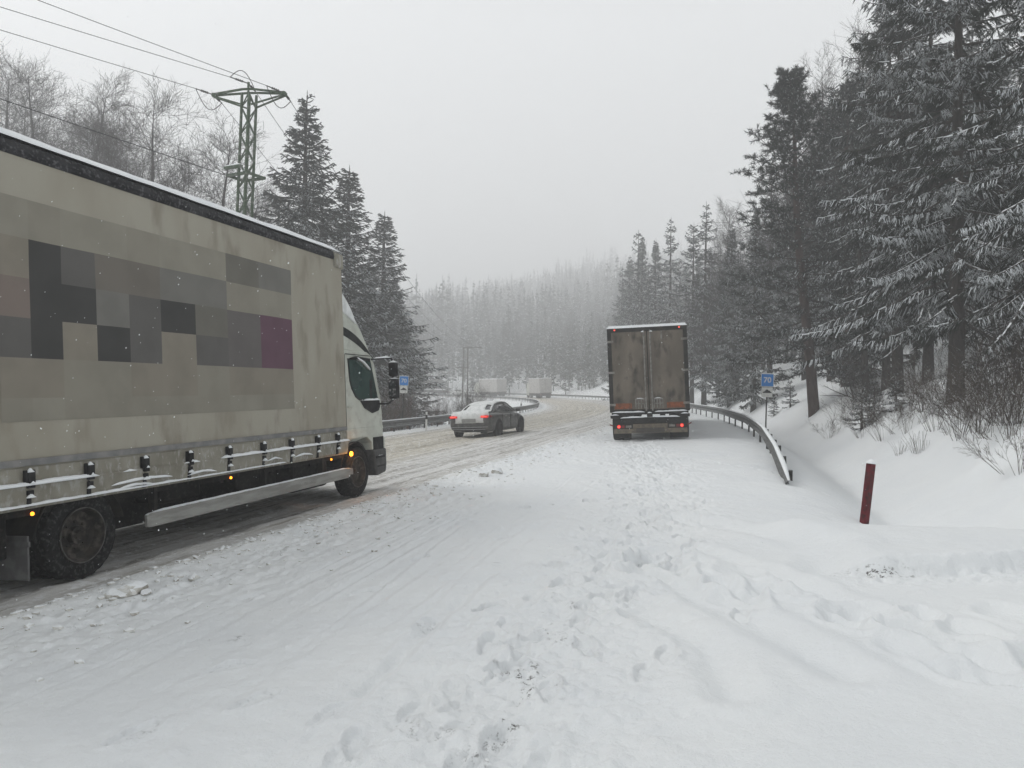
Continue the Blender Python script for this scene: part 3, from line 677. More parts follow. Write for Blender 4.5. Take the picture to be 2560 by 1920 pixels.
vv = np.stack([Xr, A1, Zr], -1).reshape(-1, 3); qq = (lambda n, m: (np.arange(n-1)[:, None]*m+np.arange(m-1)[None])[..., None]+np.array([0, m, m+1, 1]))(nn, mm).reshape(-1, 4)
link('roof_snow', npmesh('roof_snow', vv, qq, smooth=True), trk, ['snow'])
# skirt of the tarpaulin with fold, strip, buckles
sk = MB()
ny = 100
yy = np.linspace(YB0, YB1, ny)
for za, zb, xa, xb in ((.80, .985, .036, .058), (.985, 1.0, .058, .035), (1.0, 1.14, .035, .030)):
    base = len(sk.v); vs = []
    for y in yy:
        wv = .010*math.sin(y*2*math.pi/.70+1.0)+.006*float(fbm(np.array([y*3.]), np.array([za*0.]), 76, 2)[0])
        vs += [(XS+xa+(wv if za < .98 else wv*.3), y, za), (XS+xb+wv*(.8 if zb < 1.05 else .2), y, zb)]
    sk.add(vs, [(2*i, 2*i+2, 2*i+3, 2*i+1) for i in range(ny-1)])
sk.box(XS-.02, XS+.02, YB0, YB1, .77, .80)
sk.build('curtain_skirt', 'tarpb', trk, smooth=True)
MB().box(XS+.0, XS+.046, YB0, YB1-.02, 1.155, 1.215).build('marking_strip', 'strip', trk)
for a, b, z, w_, h_ in ((YB0, .13, .985, .09, .035), (2.0, YB1, .985, .09, .035), (1.35, 1.6, .985, .06, .03), (.45, .62, .985, .05, .03)):
    MB().snow([(XS+.065, a, z), (XS+.065, b, z)], w_, h_, int(z*10+a), step=.035).build('skirt_snow', 'snow', trk, smooth=True)
for a, b, z, w_, h_ in ((YB0, 1.3, .80, .06, .025), (1.2, 3.4, .80, .05, .018)):
    MB().snow([(XS+.05, a, z), (XS+.05, b, z)], w_, h_, 7, step=.03).build('edge_snow', 'snow', trk, smooth=True)
for a, b, z in ((.3, 1.15, .86), (1.4, 1.9, .84), (2.95, 3.3, .86), (3.6, 4.1, .85), (.35, .9, .81)):
    ss_ = MB(); ss_.snow([(XS+.055, a, z), (XS+.06, (a+b)/2, z+.02), (XS+.055, b, z)], .03, .03, int(a*9)); ss_.build('stuck_snow', 'snow', trk, smooth=True)
for i, s_ in enumerate([3.75, 4.45, 5.21, 5.86, 6.58, 7.27, 7.98, 8.70, 9.37, 10.08, 10.68]):
    y = s_-SR; b = MB()
    b.box(XS+.03, XS+.062, y-.022, y+.022, .79, 1.05).box(XS+.06, XS+.10, y-.032, y+.032, .96, 1.10).box(XS+.06, XS+.085, y-.030, y+.030, .90, .94).box(XS+.045, XS+.09, y-.045, y-.034, 1.0, 1.12).box(XS+.045, XS+.09, y+.034, y+.045, 1.0, 1.12)
    o = b.build('buckle', 'black', trk, .004)
    for p_, q_, w_, h_ in ((( XS+.08, y-.035, 1.10), (XS+.08, y+.035, 1.10), .06, .045), ((XS+.11, y-.02, 1.0), (XS+.11, y+.02, 1.0), .025, .055), ((XS+.085, y-.045, .875), (XS+.085, y+.04, .875), .06, .04)):
        MB().snow([p_, q_], w_, h_, i+int(h_*100), step=.015).build('buckle_snow', 'snow', o, smooth=True)
# chassis, fuel tank, boxes, fenders, mud flap, side guard
ch = MB().box(-.45, -.33, -3.1, 6.6, .55, .78).box(.33, .45, -3.1, 6.6, .55, .78).box(-1.2, 1.2, -3.15, YB1, .70, .775).box(-1.1, 1.1, -.06, .06, .32, .5).box(-.18, .18, -.25, .25, .22, .6)
ch.box(-1.0, 1.0, WB-.06, WB+.06, .30, .42).box(-.3, .3, 3.5, 6.4, .40, .9)
for y in (-2.9, -1.2, 1.0, 2.2, 3.3, 4.3): ch.box(-1.15, 1.15, y-.03, y+.03, .66, .72)
ch.box(-1.15, .2, .75, 5.0, .20, .69)  # added dark mass that keeps light out under the truck, no chassis part
ch.build('chassis', 'chassis', trk)
MB().box(.50, 1.12, 3.85, 4.85, .30, .74).build('fuel_tank', 'chassis', trk, .06)
MB().box(.55, 1.10, 2.55, 3.45, .34, .72).build('battery_box', 'chassis', trk, .02)
MB().box(.60, 1.05, 1.30, 1.95, .52, .74).build('air_tanks', 'chassis', trk, .05)
MB().box(-1.12, -.5, 1.6, 3.2, .32, .72).build('tool_box', 'chassis', trk, .03)
pf = [(YB1+.12, .44), (YB1+.02, .37), (.85, .345), (.80, .36), (.80, .485), (.85, .50), (YB1-.05, .53), (YB1+.1, .52)]
g = MB(); g.ext([(y, z) for y, z in pf], 'x', XS-.02, XS+.025)
g.ext([(y, z) for y, z in ((YB1+.10, .44), (YB1+.24, .40), (YB1+.24, .50), (YB1+.10, .53))], 'x', XS-.10, XS-.01)
go = g.build('side_guard', 'alu', trk, .01)
for y in (1.0, 3.05, 4.55): MB().box(XS-.12, XS-.04, y-.025, y+.025, .38, .78).build('guard_bracket', 'doordk', go)
MB().snow([(XS, .9, .505), (XS, YB1, .53)], .05, .016, 9, step=.06).build('guard_snow', 'snow', go, smooth=True)
def fender(y, r, a0, a1, x0, x1, name, m='black', th=.015, n=16):
    b = MB(); P = []
    for k in range(n+1):
        a = R(a0+(a1-a0)*k/n); P.append(((y+r*math.cos(a), .41+r*math.sin(a)), (y+(r+th)*math.cos(a), .41+(r+th)*math.sin(a))))
    for (p, q), (p2, q2) in zip(P[:-1], P[1:]): b.ext([p, q, q2, p2], 'x', x0, x1)
    return b.build(name, m, trk)
fender(0, .52, 12, 172, .62, XS-.02, 'rear_fender', 'doordk')
MB().box(.62, XS-.04, -.575, -.555, .12, .52).box(.60, XS-.02, -.58, -.56, .42, .47).build('mud_flap', mat('mud_flap_rubber', (.10, .10, .10), (.14, .14, .14), 8, .7), trk, .005)
MB().box(.5, XS-.06, -2.6, -.75, .35, .75).build('rear_locker', 'chassis', trk, .02)
for sx_ in (1, -1):
    wheel(trk, sx_*(XS-.14), 0, .425, .27, sx_); wheel(trk, sx_*(XS-.44), 0, .425, .27, -sx_, name='inner_wheel')
    wheel(trk, sx_*(XS-.17), WB, .42, .26, sx_, deep=False)
for y, z in ((-.53, .715), (2.28, .715), (4.78, .715), (-2.6, .715)):
    o = MB().lathe([(0, .018), (.012, .016), (.018, .0005)], (XS-.03, y, z), 12).build('side_marker_lamp', 'amberdim', trk)
MB().lathe([(0, .04), (.02, .036), (.03, .0005)], (XS-.02, YB1+.19, .75), 14).build('indicator_lamp', 'amber', trk)
li_ = bpy.data.lights.new('indicator_glow', 'POINT'); li_.energy = 2.2; li_.color = (1, .4, .05); li_.shadow_soft_size = .03
lo_ = bpy.data.objects.new('indicator_glow', li_); COL.objects.link(lo_); lo_.parent = trk; lo_.location = (XS+.06, YB1+.19, .75)
# cab: side profile from the box (YB1) forward; y measured from the rear wheel
C0, C1 = YB1+.10, 6.84
cabp = [(C0, .92), (C0, 2.50), (6.30, 2.50), (6.48, 2.44), (6.60, 2.28), (6.82, 1.62), (6.86, 1.10), (6.86, .74), (6.66, .74), (6.40, .74), (6.40, .88), (6.22, .98), (5.28, .98)]
CX = 1.13
cb = MB().ext(cabp, 'x', -CX, CX).build('cab_shell', 'cab', trk, .035)
MB().ext([(6.38, 1.60), (6.62, 2.30), (6.60, 2.36), (6.80, 1.66)][0:0]+[(6.61, 2.30), (6.835, 1.62), (6.82, 1.62), (6.595, 2.30)], 'x', -CX+.10, CX-.10).build('windscreen', 'glassd', trk)
# door outline + window on the near side
MB().ext([(C0+.13, 1.0), (C0+.13, 2.43), (6.44, 2.42), (6.56, 2.22), (6.745, 1.60), (6.745, 1.0)], 'x', CX+.0005, CX+.006).build('door', 'cab', trk)
dr = bpy.data.objects['door']
win = [(5.60, 2.33), (6.22, 2.36), (6.40, 2.31), (6.665, 1.66), (5.98, 1.66), (5.84, 1.72), (5.71, 1.86), (5.645, 2.0)]
MB().ext([(y+(-.03 if y < 6.1 else .025), z+(.028 if z > 2 else -.025)) for y, z in win], 'x', CX+.006, CX+.010).build('window_surround', 'black', dr)
MB().ext(win, 'x', CX+.010, CX+.016).build('window_pane', 'glassg', dr)
MB().ext([(6.31, 2.30), (6.33, 2.31), (6.60, 1.67), (6.575, 1.67)], 'x', CX+.016, CX+.02).box(CX+.016, CX+.02, 6.34, 6.44, 1.67, 2.0).build('window_divider', 'black', dr)
MB().ext([(5.98, 1.63), (6.70, 1.63), (6.72, 1.52), (6.66, 1.44), (6.42, 1.40), (6.12, 1.50)], 'x', CX+.006, CX+.03).build('mirror_base', 'black', dr, .004)
MB().ext([(5.62, 2.36), (5.80, 2.40), (6.32, 2.38), (6.30, 2.33)], 'x', CX+.01, CX+.07).build('rain_deflector', 'black', dr, .008)
MB().snow([(CX+.045, 5.78, 2.38), (CX+.055, 6.05, 2.30), (CX+.045, 6.33, 2.17)], .07, .035, 8, step=.03).build('deflector_snow', 'snow', dr, smooth=True)
MB().snow([(CX+.035, 6.08, 1.63), (CX+.045, 6.66, 1.63)], .08, .035, 2, step=.03).build('sill_snow', 'snow', dr, smooth=True)
MB().box(CX+.006, CX+.03, 5.52, 5.68, 1.515, 1.545).build('door_handle', 'cab', dr, .008)
MB().box(CX+.0062, CX+.010, 5.46, 5.48, 1.0, 2.42).box(CX+.0062, CX+.010, 5.46, 6.5, 2.425, 2.437).build('door_seam', 'black', dr)
MB().box(CX-.01, CX+.014, 5.30, 6.84, 1.10, 1.16).build('lower_trim', 'cab', trk, .006)
# roof deflector with its dark stripe and snow pad
def arc(p0, p1, p2, n=10):
    return [((1-t)**2*p0[0]+2*t*(1-t)*p1[0]+t*t*p2[0], (1-t)**2*p0[1]+2*t*(1-t)*p1[1]+t*t*p2[1]) for t in [i/n for i in range(n+1)]]
topc = arc((C0-.02, 3.50), (6.12, 3.02), (6.52, 2.44)); lowc = arc((C0-.02, 2.50), (5.9, 2.52), (6.5, 2.44))
MB().ext(topc+lowc[::-1], 'x', -CX+.04, CX-.03).build('roof_spoiler', 'cab', trk, .03)
st_t = arc((C0-.015, 2.92), (6.02, 2.86), (6.505, 2.455)); st_b = arc((C0-.015, 2.79), (5.96, 2.68), (6.42, 2.44))
MB().ext(st_t+st_b[::-1], 'x', CX-.03, CX-.022).build('spoiler_stripe', 'cabstripe', trk)
MB().ext(arc((C0-.01, 3.58), (5.75, 3.34), (5.98, 2.97), 6)+arc((5.98, 2.97), (5.75, 3.05), (C0-.01, 3.23), 4)[1:], 'x', -CX+.03, CX-.0).build('spoiler_side_fairing', 'carsnow', trk, .02)
sp = MB(); nn2, mm2 = 16, 24
for i in range(nn2+1):
    t = i/nn2; y, z = (1-t)**2*(C0-.02)+2*t*(1-t)*6.14+t*t*6.53, (1-t)**2*3.56+2*t*(1-t)*3.10+t*t*2.47
    for j in range(mm2+1):
        u = j/mm2*2-1; sp.v.append((u*(CX-.06), y, z+(.045+.03*float(vnoise(np.array([t*6.]), np.array([u*5.]), 5)[0]))*max(0, 1-u**8)*max(0, 1-t**3)))
sp.f = [(i*(mm2+1)+j, (i+1)*(mm2+1)+j, (i+1)*(mm2+1)+j+1, i*(mm2+1)+j+1) for i in range(nn2) for j in range(mm2)]; sp.m = [0]*len(sp.f)
sp.build('spoiler_snow', 'snow', trk, smooth=True)
# bumper, step, front wheel well
MB().ext([(6.52, .26), (6.86, .30), (6.90, .45), (6.90, .74), (6.40, .74), (6.43, .40)], 'x', -CX-.04, CX+.04).build('bumper', mat('grey_bumper_plastic', (.06, .06, .06), (.10, .10, .097), 6, .6), trk, .03)
MB().box(-CX, CX, 6.87, 6.93, .40, .95).build('front_panel', 'cab', trk, .02)
MB().box(CX-.2, CX+.055, 6.46, 6.80, .58, .62).box(CX-.2, CX+.052, 6.50, 6.78, .42, .45).build('step', 'black', trk)
MB().box(CX-.12, CX+.02, 6.44, 6.82, .63, .96).build('step_well', 'black', trk)
MB().snow([(CX-.02, 6.48, .62), (CX-.02, 6.80, .62)], .13, .05, 3, step=.03).build('step_snow', 'snow', trk, smooth=True)
fender(WB, .50, 15, 165, CX-.30, CX+.03, 'front_fender', 'black', .03)
MB().box(-CX+.02, CX-.34, 5.2, 6.5, .5, .97).build('engine_bay', 'chassis', trk)
# mirrors
mr_ = MB().tube([(CX+.03, 6.42, 2.37), (CX+.20, 6.64, 2.40), (CX+.30, 6.71, 2.38), (CX+.31, 6.71, 1.64), (CX+.22, 6.68, 1.56), (CX+.03, 6.66, 1.56)], .018, 8)
mo = mr_.build('mirror_arm', 'black', trk)
MB().box(CX+.23, CX+.40, 6.67, 6.77, 2.05, 2.31).build('wide_angle_mirror', 'black', mo, .035)
MB().box(CX+.22, CX+.41, 6.66, 6.78, 1.64, 2.01).build('main_mirror', 'black', mo, .04)
MB().box(CX+.245, CX+.385, 6.656, 6.662, 1.68, 1.98).build('mirror_glass', 'glassd', mo)
MB().snow([(CX+.05, 6.45, 2.385), (CX+.29, 6.70, 2.40)], .05, .03, 4, step=.03).snow([(CX+.24, 6.72, 2.31), (CX+.39, 6.72, 2.31)], .10, .045, 6, step=.025).snow([(CX+.24, 6.72, 2.01), (CX+.40, 6.72, 2.01)], .09, .03, 7, step=.025).build('mirror_snow', 'snow', mo, smooth=True)
# --- the parked articulated lorry seen from behind
p2 = Vector((4.52, 24.1)); s2 = S16*p2.x+C16*p2.y; l2_ = C16*p2.x-S16*p2.y
T2 = road_frame(s2, l2_, -5.2, -.05, pitch=.012)
tl = thing('semi_trailer_truck', 'brown road-grimed box trailer parked in the lay-by, seen from behind with red lamps lit', 'truck', T2)
XW = 1.275; H0, H1 = 1.02, 3.73; LEN = 13.6
MB().box(-XW, XW, .06, LEN, H0, H1).build('box_body', 'doordk', tl, .02)
MB().box(-XW-.004, XW+.004, .10, LEN-.05, H0+.15, H1-.12).build('side_panels', 'door', tl)
fr = MB().box(-XW, -XW+.13, -.01, .08, H0-.03, H1).box(XW-.13, XW, -.01, .08, H0-.03, H1).box(-XW+.1, XW-.1, -.01, .08, H1-.13, H1).box(-XW+.1, XW-.1, -.01, .08, H0-.03, H0+.04)
fr.build('rear_frame', 'doordk', tl, .006)
for sx_ in (-1, 1):
    a, b = (-XW+.135, -.014) if sx_ < 0 else (.014, XW-.135)
    d_ = MB().box(a, b, -.045, .0, H0+.05, H1-.14).build('rear_door', 'door', tl, .008)
    for xo, nm in ((.10, 'lock_bar'), (.0, 'x')):
        if nm == 'x': continue
        x = sx_*xo
        lb = MB().cyl((x, -.075, H0+.0), (x, -.075, H1-.10), .024, n=8)
        for z in (H0+.08, H0+.42, H0+1.3, H0+2.1, H1-.3): lb.box(x-.035, x+.035, -.085, -.045, z-.03, z+.03)
        lb.build('lock_bar', 'doorlt', d_)
    x = sx_*.32
    hb = MB().box(min(sx_*.16, sx_*.44), max(sx_*.16, sx_*.44), -.07, -.046, H0+.36, H0+.40).box(min(sx_*.16, sx_*.44), max(sx_*.16, sx_*.44), -.07, -.046, H0+.22, H0+.245)
    for q in (.16, .25, .34, .43): hb.box(sx_*q-.014, sx_*q+.014, -.075, -.046, H0+.08, H0+.40)
    hb.build('door_handle', 'doorlt', d_)
    MB().snow([(sx_*.17, -.07, H0+.40), (sx_*.40, -.07, H0+.40)], .035, .02, 5, step=.03).snow([(sx_*.13-.05, -.08, H1-.16), (sx_*.13+.05, -.08, H1-.16)], .07, .10, 4, step=.03).build('door_snow', 'snow', d_, smooth=True)
    for z in (H0+.22, H0+1.27, H0+2.28):
        MB().box(min(sx_*(XW-.2), sx_*(XW-.005)), max(sx_*(XW-.2), sx_*(XW-.005)), -.062, -.012, z-.035, z+.035).build('hinge', 'doorlt', d_)
    x0, x1 = sorted((sx_*(XW-.17), sx_*(XW-.17-.55)))
    MB().box(x0, x1, -.052, -.046, H0+.08, H0+.26).build('warning_plate', 'orange', d_)
    # lamps
    lc = MB().box(min(sx_*.55, sx_*1.12), max(sx_*.55, sx_*1.12), -.03, .03, .45, .60).build('lamp_cluster', 'doordk', tl, .01)
    xl = sx_*1.0
    MB().lathe([(.0, .062), (-.012, .058), (-.016, .001)], (xl, -.031, .525), 18, ax='y').build('tail_lamp', 'redlamp', lc)
    MB().lathe([(.0, .036), (-.006, .033), (-.010, .001)], (xl, -.047, .525), 16, ax='y').build('lamp_core', 'redhot', lc)
    MB().box(min(sx_*.82, sx_*.92), max(sx_*.82, sx_*.92), -.036, -.03, .48, .57).build('reversing_lens', 'redlens', lc)
    MB().box(min(sx_*.60, sx_*.78), max(sx_*.60, sx_*.78), -.036, -.03, .49, .56).build('fog_lens', 'doorlt', lc)
    MB().box(min(sx_*(XW-.27), sx_*(XW-.22)), max(sx_*(XW-.27), sx_*(XW-.22)), -.022, -.010, H1-.075, H1-.035).build('top_marker_lamp', 'redhot', tl)
    MB().tube([(sx_*1.18, .0, .55), (sx_*1.30, -.03, .60)], .02, 8).lathe([(-.03, .035), (.03, .035)], (sx_*1.32, -.03, .61), 12, ax='y').build('side_lamp_arm', 'redlens', tl)
MB().tube([(.46, -.06, H1-.15), (.46, -.06, H1-.42)], .025).build('door_stay', 'doorlt', tl)
MB().box(-1.22, 1.22, -.06, .3, .90, .985).box(-1.26, -.95, -.08, .25, .80, .90).box(.95, 1.26, -.08, .25, .80, .90).box(-1.18, 1.18, -.02, .3, .62, .80).box(-.09, .09, -.12, .0, .82, .95).build('rear_crossbeam', 'chassis', tl, .01)
MB().snow([(-1.2, -.03, .985), (-.12, -.03, .975)], .10, .045, 2).snow([(.14, -.03, .975), (1.2, -.03, .985)], .10, .045, 3).snow([(-.95, -.045, .80), (-.2, -.05, .81), (0, -.05, .83), (.2, -.05, .81), (.95, -.045, .80)], .10, .05, 4).snow([(-1.25, -.05, .90), (-.98, -.05, .90)], .08, .04, 5).snow([(.98, -.05, .90), (1.25, -.05, .90)], .08, .05, 6).snow([(-.07, -.1, .95), (.07, -.1, .95)], .06, .04, 6, step=.02).build('beam_snow', 'snow', tl, smooth=True)
MB().box(-1.17, 1.17, -.02, .06, .30, .45).build('lower_bumper', 'brown', tl, .012)
MB().box(-.45, .45, -.034, -.022, .32, .47).build('number_plate', 'platedk', tl, .003)
MB().box(-.55, .55, -.01, .05, .45, .60).build('bumper_centre', 'brown', tl, .008)
for sx_ in (-1, 1):
    MB().box(min(sx_*.62, sx_*1.2), max(sx_*.62, sx_*1.2), .45, .47, .10, .62).build('mud_flap', 'chassis', tl)
    for y in (1.4, 2.7, 4.0): wheel(tl, sx_*1.07, y, .50, .38, sx_)
    MB().box(min(sx_*1.2, sx_*1.24), max(sx_*1.2, sx_*1.24), 4.9, 10.4, .45, .95).build('side_guard', 'alu', tl, .01)
MB().box(-.5, -.35, .3, 13, .70, 1.02).box(.35, .5, .3, 13, .70, 1.02).box(-1.0, 1.0, 1.3, 1.5, .4, .6).box(-1.0, 1.0, 2.6, 2.8, .4, .6).box(-1.0, 1.0, 3.9, 4.1, .4, .6).build('trailer_chassis', 'chassis', tl)
MB().box(-.9, .9, .55, .6, .30, .62).build('spray_guard', 'chassis', tl)
rsn = MB().snow([(-XW, .02, H1), (XW, .02, H1)], .10, .045, 9, step=.08, taper=False)
rsn.add([(x, y, H1+z) for x, y, z in ((-XW, .03, .0), (XW, .03, 0), (XW, LEN, 0), (-XW, LEN, 0), (-XW+.05, .06, .09), (XW-.05, .06, .09), (XW-.05, LEN-.1, .09), (-XW+.05, LEN-.1, .09))], [(0, 1, 5, 4), (1, 2, 6, 5), (2, 3, 7, 6), (3, 0, 4, 7), (4, 5, 6, 7)])
rsn.build('roof_snow', 'snow', tl, smooth=False)
# tractor in front
MB().ext([(12.9, 1.0), (12.9, 3.5), (14.0, 3.7), (15.4, 3.0), (15.75, 1.9), (15.8, .5), (14.4, .5), (14.4, 1.0)], 'x', -1.22, 1.22).build('tractor_cab', 'cab', tl, .05)
MB().box(-.5, .5, 10.8, 15.2, .6, .95).build('tractor_chassis', 'chassis', tl)
for sx_ in (-1, 1):
    wheel(tl, sx_*1.06, 11.3, .50, .36, sx_); wheel(tl, sx_*1.06, 14.6, .50, .36, sx_, deep=False)
    MB().tube([(sx_*1.22, 15.2, 2.9), (sx_*1.5, 15.2, 2.9)], .02).tube([(sx_*1.22, 15.2, 2.05), (sx_*1.5, 15.2, 2.05)], .02).build('mirror_arm', 'black', tl)
    mz = 1.72 if sx_ > 0 else 2.0
    MB().box(*sorted((sx_*1.50, sx_*1.78)), 15.1, 15.25, 2.0, 2.85).build('mirror', 'black', tl, .05)
# --- the dark sedan, its tail caked with snow
lc_ = -9.90; T3 = road_frame(28.5, lc_, 2.5, -.03)
car = thing('sedan', 'dark grey sedan with snow-caked rear window and boot, red tail lamps lit', 'car', T3)
def ring(y, hw, zb, zm, zt, hb, zc):
    # half section from the bottom middle over the side to the top middle
    h = [(0, zb), (hw*.55, zb), (hw*.86, zb+.02), (hw*.97, zb+.12), (hw, zm), (hw*.985, zt-.12), (hb, zt), (hb*.6, zc), (0, zc+.01)]
    return [(x, y, z) for x, z in h]+[(-x, y, z) for x, z in h[-2:0:-1]]
st3 = [(-.02, .70, .38, .55, .80, .60, .84), (.02, .86, .30, .58, .93, .76, .98), (.14, .91, .24, .60, 1.00, .82, 1.035), (.5, .93, .20, .62, 1.00, .84, 1.04), (1.1, .94, .20, .62, .97, .86, 1.0), (2.2, .94, .18, .60, .95, .87, .97), (3.3, .94, .18, .60, .94, .86, .97), (3.9, .93, .20, .60, .90, .82, .95), (4.5, .91, .22, .56, .80, .76, .84), (4.78, .84, .26, .52, .68, .66, .72), (4.88, .66, .32, .48, .58, .50, .60)]
cbm = MB(); K = 16
for st in st3: cbm.v += ring(*st)
cbm.f = [(i*K+j, i*K+(j+1) % K, (i+1)*K+(j+1) % K, (i+1)*K+j) for i in range(len(st3)-1) for j in range(K)]+[tuple(range(K))[::-1], tuple(range((len(st3)-1)*K, len(st3)*K))]
cbm.m = [0]*len(cbm.f); cbm.build('body', 'carpaint', car, smooth=True, sub=2)
gh = [(.62, .70, .99, .70, 1.0), (1.0, .76, .98, .66, 1.20), (1.5, .79, .97, .61, 1.375), (2.1, .80, .96, .60, 1.43), (2.7, .80, .96, .60, 1.42), (3.15, .79, .955, .62, 1.30), (3.6, .76, .95, .68, 1.08), (3.9, .70, .94, .68, .96)]
gm = MB()
for y, hb, zb, ht, zt in gh:
    h = [(hb, zb), (hb-.02, zb+(zt-zb)*.3), ((hb*.45+ht*.55), zb+(zt-zb)*.78), (ht*.86, zt-.012), (ht*.45, zt+.018), (0, zt+.025)]
    gm.v += [(x, y, z) for x, z in h]+[(-x, y, z) for x, z in h[-2::-1]]
K = 11
for i in range(len(gh)-1):
    for j in range(K-1):
        gm.f.append((i*K+j, i*K+j+1, (i+1)*K+j+1, (i+1)*K+j)); side_ = j in (0, 1, 8, 9); roof = 2 <= j <= 7
        gm.m.append(1 if roof and 2 <= i <= 4 else (0 if not roof or i >= 5 else 0))
for a in (0, len(gh)-1): gm.f.append(tuple(range(a*K, a*K+K))); gm.m.append(0)
gm.build('cabin', ['glassd', 'carpaint'], car, smooth=True, sub=1)
def gpt(y, k, o=.012):
    "point on the cabin surface: k indexes the half section"
    ys_ = [g_[0] for g_ in gh]; hb = np.interp(y, ys_, [g_[1] for g_ in gh]); zb = np.interp(y, ys_, [g_[2] for g_ in gh]); ht = np.interp(y, ys_, [g_[3] for g_ in gh]); zt = np.interp(y, ys_, [g_[4] for g_ in gh])
    h = [(hb, zb), (hb-.02, zb+(zt-zb)*.3), ((hb*.45+ht*.55), zb+(zt-zb)*.78), (ht*.86, zt-.012), (ht*.45, zt+.018), (0, zt+.025)]
    kk = min(int(k), 4); t = k-kk; return (h[kk][0]*(1-t)+h[kk+1][0]*t+o*.6, y, h[kk][1]*(1-t)+h[kk+1][1]*t+o)
for sx_ in (1, -1):
    F_ = lambda p: (sx_*p[0], p[1], p[2])
    pil = MB()
    for ys0 in ([(.75, 0), (1.05, 1.4), (1.45, 2.6)], [(2.45, 0), (2.38, 1.6), (2.32, 2.4)], [(3.62, 0), (3.38, 1.3), (3.0, 2.6)]):
        pil.tube([F_(gpt(y, k)) for y, k in ys0], .028, 6)
    pil.tube([F_(gpt(y, 2.55)) for y in (1.35, 1.6, 2.1, 2.7, 3.05)], .028, 6).build('window_pillar', 'carpaint', car)
    MB().tube([F_(gpt(y, 0, .006)) for y in (.95, 1.6, 2.4, 3.2, 3.6)], .012, 5).build('chrome_strip', 'chrome', car)
    MB().box(*sorted((sx_*.90, sx_*1.10)), 3.25, 3.40, .97, 1.10).build('wing_mirror', 'carpaint', car, .04)
    for y in (1.75, 2.75): MB().box(*sorted((sx_*.92, sx_*.955)), y, y+.20, .80, .83).build('door_handle', 'chrome', car, .008)
    dm = MB()
    for y in (1.42, 2.44, 3.50): dm.box(*sorted((sx_*.930, sx_*.945)), y, y+.012, .30, .93)
    dm.build('door_gap', 'black', car)
    for y in (.98, 3.92):
        MB().cyl((sx_*.90, y, .345), (sx_*.944, y, .345), .395, n=28).build('wheel_arch', 'black', car)
        wheel(car, sx_*.865, y, .345, .225, sx_, deep=False)
MB().box(-.70, .70, -.045, .2, .30, .40).build('diffuser', 'black', car, .02)
MB().box(-.80, .80, -.05, -.0, .43, .445).box(-.72, .72, -.055, 0, .345, .36).build('bumper_trim', 'chrome', car, .004)
# snow caked on the boot lid, rear window and roof
cs = MB(); ysn = [-.055, -.045, -.02, .10, .35, .62, .80, 1.0, 1.25, 1.5, 1.9, 2.4, 2.8, 3.0]; zsn = [.60, .80, .95, 1.06, 1.075, 1.06, 1.125, 1.235, 1.325, 1.405, 1.455, 1.465, 1.455, 1.42]; wsn = [.80, .83, .82, .80, .80, .72, .68, .64, .60, .58, .56, .56, .56, .54]
mm3 = 18
for i, (y, z, w_) in enumerate(zip(ysn, zsn, wsn)):
    for j in range(mm3+1):
        u = j/mm3*2-1; cr = (.10 if i < 3 else 0)*abs(u)**3; cs.v.append((u*w_, y+cr, z+.012*float(vnoise(np.array([y*7]), np.array([u*6]), 9)[0])-.05*abs(u)**5*(1 if i > 5 else .4)))
cs.f = [(i*(mm3+1)+j, (i+1)*(mm3+1)+j, (i+1)*(mm3+1)+j+1, i*(mm3+1)+j+1) for i in range(len(ysn)-1) for j in range(mm3)]
cs.m = []
cs.f = [f for f in cs.f if not (6*(mm3+1) <= f[0] < 8*(mm3+1) and (f[0] % (mm3+1)) in (1, 2, 14, 15, 16))]; cs.m = [0]*len(cs.f)
so_ = cs.build('caked_snow', 'carsnow', car, smooth=True); q_ = so_.modifiers.new('t', 'SOLIDIFY'); q_.thickness = .015; q_.offset = -1
MB().box(-.30, .30, -.075, -.058, .62, .78).build('number_plate', 'plate', car, .004)
for sx_ in (1, -1):
    o = MB().ext([(sx_*.52, .815), (sx_*.52, .895), (sx_*.82, .90), (sx_*.83, .84), (sx_*.78, .80)], 'y', -.085, .05).build('tail_lamp', 'redlamp', car, .01)
    MB().box(*sorted((sx_*.56, sx_*.79)), -.094, -.086, .845, .868).build('lamp_core', 'redhot', o, .003)
    MB().ext([(.03, .80), (.03, .90), (.30, .88), (.24, .82)], 'x', *sorted((sx_*.86, sx_*.925))).build('lamp_side', 'redlens', o, .01)
